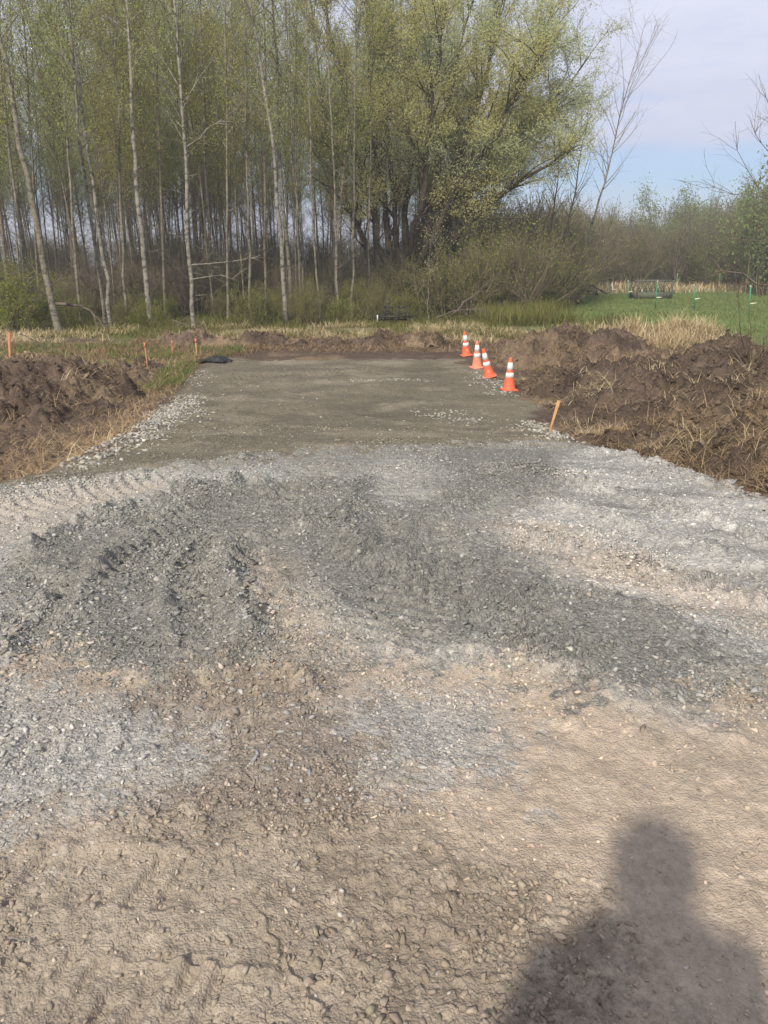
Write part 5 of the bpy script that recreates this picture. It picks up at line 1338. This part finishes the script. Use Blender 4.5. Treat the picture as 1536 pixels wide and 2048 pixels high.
# leaning pole gate and logs
def gate():
    M_P = plain('gate_wood', srgb(98, 92, 80), srgb(72, 68, 60), 8, .85); Y = 62.0
    a = P(1148, 551, Y); b = P(1214, 588, Y)
    t = thing('leaning_pole', 'long grey pole leaning down from the gate post to the logs', 'pole', tuple(b)); T = Tubes(); T.add(np.array([np.zeros(3), (a - b) * .5, a - b]), [.07, .06, .05], 6)
    link('shaft', T.mesh('shaft'), M_P, t)
    z = zg(a[0], Y); t2 = thing('gate_post', 'grey gate post at the field corner beside the thicket', 'gate post', (a[0] - .1, Y + .1, z))
    T = Tubes(); T.add(np.array([[0, 0, -.1], [0, 0, 1.0], [.02, 0, a[2] - z + .25]]), [.09, .085, .08], 8); link('shaft', T.mesh('shaft'), M_P, t2)
    # heap of logs
    R_ = np.random.default_rng(3); k = 0
    labs = ['thickest dark log in the small pile by the gate', 'dark log lying crosswise on the pile by the gate', 'short dark log at the left of the gate log pile', 'thin dark log at the right end of the gate log pile', 'dark curved log in front of the gate log pile']
    for (x1, y1, x2, y2, r) in [(1144, 586, 1185, 584, .20), (1150, 579, 1176, 586, .15), (1143, 580, 1158, 584, .14), (1175, 585, 1196, 589, .11), (1160, 590, 1194, 582, .13)]:
        p = P(x1, y1, Y - .5 - .3 * k); q = P(x2, y2, Y - .5 - .3 * k); k += 1; m = (p + q) / 2; m2 = m + R_.normal(0, .06, 3)
        T = Tubes(); T.add(np.array([p, p + (m2 - p) * .02, m2, q + (m2 - q) * .02, q]) - m, [.01, r, r * .95, r * .8, .01], 8)
        tag(link('log', T.mesh('log'), M_LOG, None, tuple(m)), labs[k - 1], 'log', 'logs by the gate')
M_LOG = plain('log_bark', srgb(64, 60, 52), srgb(44, 42, 38), 5, .9, bump=.02)
gate()

# ------------------------------------------------------------------ the person taking the picture (seen in the photo by the shadow)
def person():
    M_JK = plain('jacket', (.05, .06, .08), None, 10, .85); M_SK = plain('skin', (.52, .33, .24), None, 10, .6); M_PH = plain('phone_black', (.02, .02, .022), None, 10, .3); M_HR = plain('hair', (.06, .04, .03), None, 30, .8); M_TR = plain('trousers', (.05, .06, .1), None, 14, .9)
    root = thing('person', 'person in dark jacket holding a phone up, known by the shadow on the dirt', 'person', (-.03, -.24, 0))
    V = [(0, 0, .95), (0, 0, 1.12), (0, .0, 1.30), (0, 0, 1.42), (0, .0, 1.50), (0, .02, 1.60), (0, .03, 1.69),
         (-.10, 0, .90), (-.12, .03, .50), (-.13, 0, .09), (-.14, .13, .04), (.10, 0, .90), (.12, .03, .50), (.13, 0, .09), (.14, .13, .04),
         (-.22, 0, 1.41), (-.29, .0, 1.12), (-.29, .06, .88), (-.28, .08, .82), (.21, 0, 1.41), (.24, .06, 1.16), (.16, .15, 1.36), (.105, .18, 1.50)]
    E = [(0, 1), (1, 2), (2, 3), (3, 4), (4, 5), (5, 6), (0, 7), (7, 8), (8, 9), (9, 10), (0, 11), (11, 12), (12, 13), (13, 14), (3, 15), (15, 16), (16, 17), (17, 18), (3, 19), (19, 20), (20, 21), (21, 22)]
    Rd = [(.17, .12), (.16, .11), (.18, .12), (.15, .10), (.055, .055), (.085, .09), (.10, .112), (.10, .10), (.065, .065), (.045, .05), (.04, .035), (.10, .10), (.065, .065), (.045, .05), (.04, .035),
          (.075, .075), (.052, .052), (.038, .038), (.030, .030), (.075, .075), (.052, .052), (.038, .038), (.030, .030)]
    me = bpy.data.meshes.new('body'); me.from_pydata(V, E, []); o = link('body', me, M_SK, root)
    sk = o.modifiers.new('skin', 'SKIN'); sk.use_smooth_shade = True
    for i, r in enumerate(Rd): me.skin_vertices[0].data[i].radius = r; me.skin_vertices[0].data[i].use_root = (i == 0)
    o.modifiers.new('sub', 'SUBSURF').levels = 2
    for m in o.modifiers:
        if m.type == 'SUBSURF': m.render_levels = 2
    # clothes over the body
    def cloth(nm, vs, es, rs, mt):
        m2 = bpy.data.meshes.new(nm); m2.from_pydata(vs, es, []); c = link(nm, m2, mt, root); s = c.modifiers.new('skin', 'SKIN'); s.use_smooth_shade = True
        for i, r in enumerate(rs): m2.skin_vertices[0].data[i].radius = r; m2.skin_vertices[0].data[i].use_root = (i == 0)
        c.modifiers.new('sub', 'SUBSURF').levels = 2
    cloth('jacket', [V[i] for i in (2, 1, 0, 3, 15, 16, 17, 19, 20, 21)] + [(0, 0, .86)], [(0, 1), (1, 2), (2, 10), (0, 3), (3, 4), (4, 5), (5, 6), (3, 7), (7, 8), (8, 9)],
          [(.21, .15), (.20, .14), (.21, .15), (.18, .13), (.10, .10), (.072, .072), (.052, .052), (.10, .10), (.072, .072), (.052, .052), (.20, .15)], M_JK)
    cloth('trousers', [V[i] for i in (0, 7, 8, 9, 11, 12, 13)], [(0, 1), (1, 2), (2, 3), (0, 4), (4, 5), (5, 6)], [(.185, .135), (.12, .12), (.085, .085), (.07, .075), (.12, .12), (.085, .085), (.07, .075)], M_TR)
    # head details
    hm = lathe('hair', [(.004, .155), (.05, .150), (.085, .12), (.102, .07), (.104, .02), (.098, -.03)], 24); h = link('hair', hm, M_HR, root, (0, .015, 1.66)); h.scale = (1.12, 1.22, 1.05)
    for sx in (-1, 1):
        e_ = link('ear', box_mesh('ear', [((sx * .108, .03, 1.62), (.018, .035, .06))]), M_SK, root); bev(e_, .008)
    n_ = link('nose', box_mesh('nose', [((0, .150, 1.62), (.026, .03, .05))]), M_SK, root); bev(n_, .010)
    # hands: palm, four fingers and thumb, closed round the phone
    for sx in (1,):
        vs = [(sx * .075 + .03, .195, 1.50), (sx * .078 + .03, .215, 1.55), (sx * .080 + .03, .22, 1.585)]; es = [(0, 1), (1, 2)]; rs = [(.028, .022), (.036, .017), (.034, .015)]
        for k, (dz, l) in enumerate(((.0, .032), (.020, .036), (.040, .034), (.058, .026))):
            b = len(vs); zz = 1.545 + dz
            vs += [(sx * .082 + .03, .228, zz), (sx * .072 + .03, .232, zz + .004), (sx * (.072 - l) + .03, .230, zz + .006)]; es += [(1 if k < 2 else 2, b), (b, b + 1), (b + 1, b + 2)]; rs += [(.009, .009), (.008, .008), (.007, .007)]
        b = len(vs); vs += [(sx * .07 + .03, .205, 1.545), (sx * .045 + .03, .196, 1.565)]; es += [(1, b), (b, b + 1)]; rs += [(.011, .011), (.009, .009)]
        cloth('hand', vs, es, rs, M_SK)
    vs = [(-.28, .08, .82), (-.28, .09, .77), (-.28, .10, .735)]; es = [(0, 1), (1, 2)]; rs = [(.022, .028), (.018, .038), (.016, .040)]
    for k, (dy, l) in enumerate(((-.032, .060), (-.010, .072), (.012, .078), (.034, .070))):
        b = len(vs); vs += [(-.28, .10 + dy, .71), (-.275, .105 + dy, .71 - l * .55), (-.262, .11 + dy, .71 - l)]; es += [(2, b), (b, b + 1), (b + 1, b + 2)]; rs += [(.009, .009), (.008, .008), (.007, .007)]
    b = len(vs); vs += [(-.27, .135, .77), (-.26, .155, .735)]; es += [(1, b), (b, b + 1)]; rs += [(.011, .011), (.009, .009)]
    cloth('hand', vs, es, rs, M_SK)
    p = tag(link('phone', box_mesh('phone', [((0, 0, 0), (.078, .009, .165))]), M_PH, None, (.0, -.030, 1.60)), 'black phone held upright in the right hand of the photographer', 'phone'); bev(p, .004)
person()

# ------------------------------------------------------------------ thin spring haze
def haze():
    me = box_mesh('haze', [((0, 0, 11.5), (640, 640, 30))]); m = bpy.data.materials.new('haze_air'); m.use_nodes = True; t = m.node_tree; t.nodes.clear()
    o = N(t, 'ShaderNodeOutputMaterial'); v = N(t, 'ShaderNodeVolumePrincipled', Density=0.0018, Anisotropy=0.3); v.inputs['Color'].default_value = (.96, .95, .93, 1)
    t.links.new(v.outputs[0], o.inputs['Volume']); tag(link('haze', me, m), 'thin pale haze in the spring air', None, None, 'stuff')
haze()
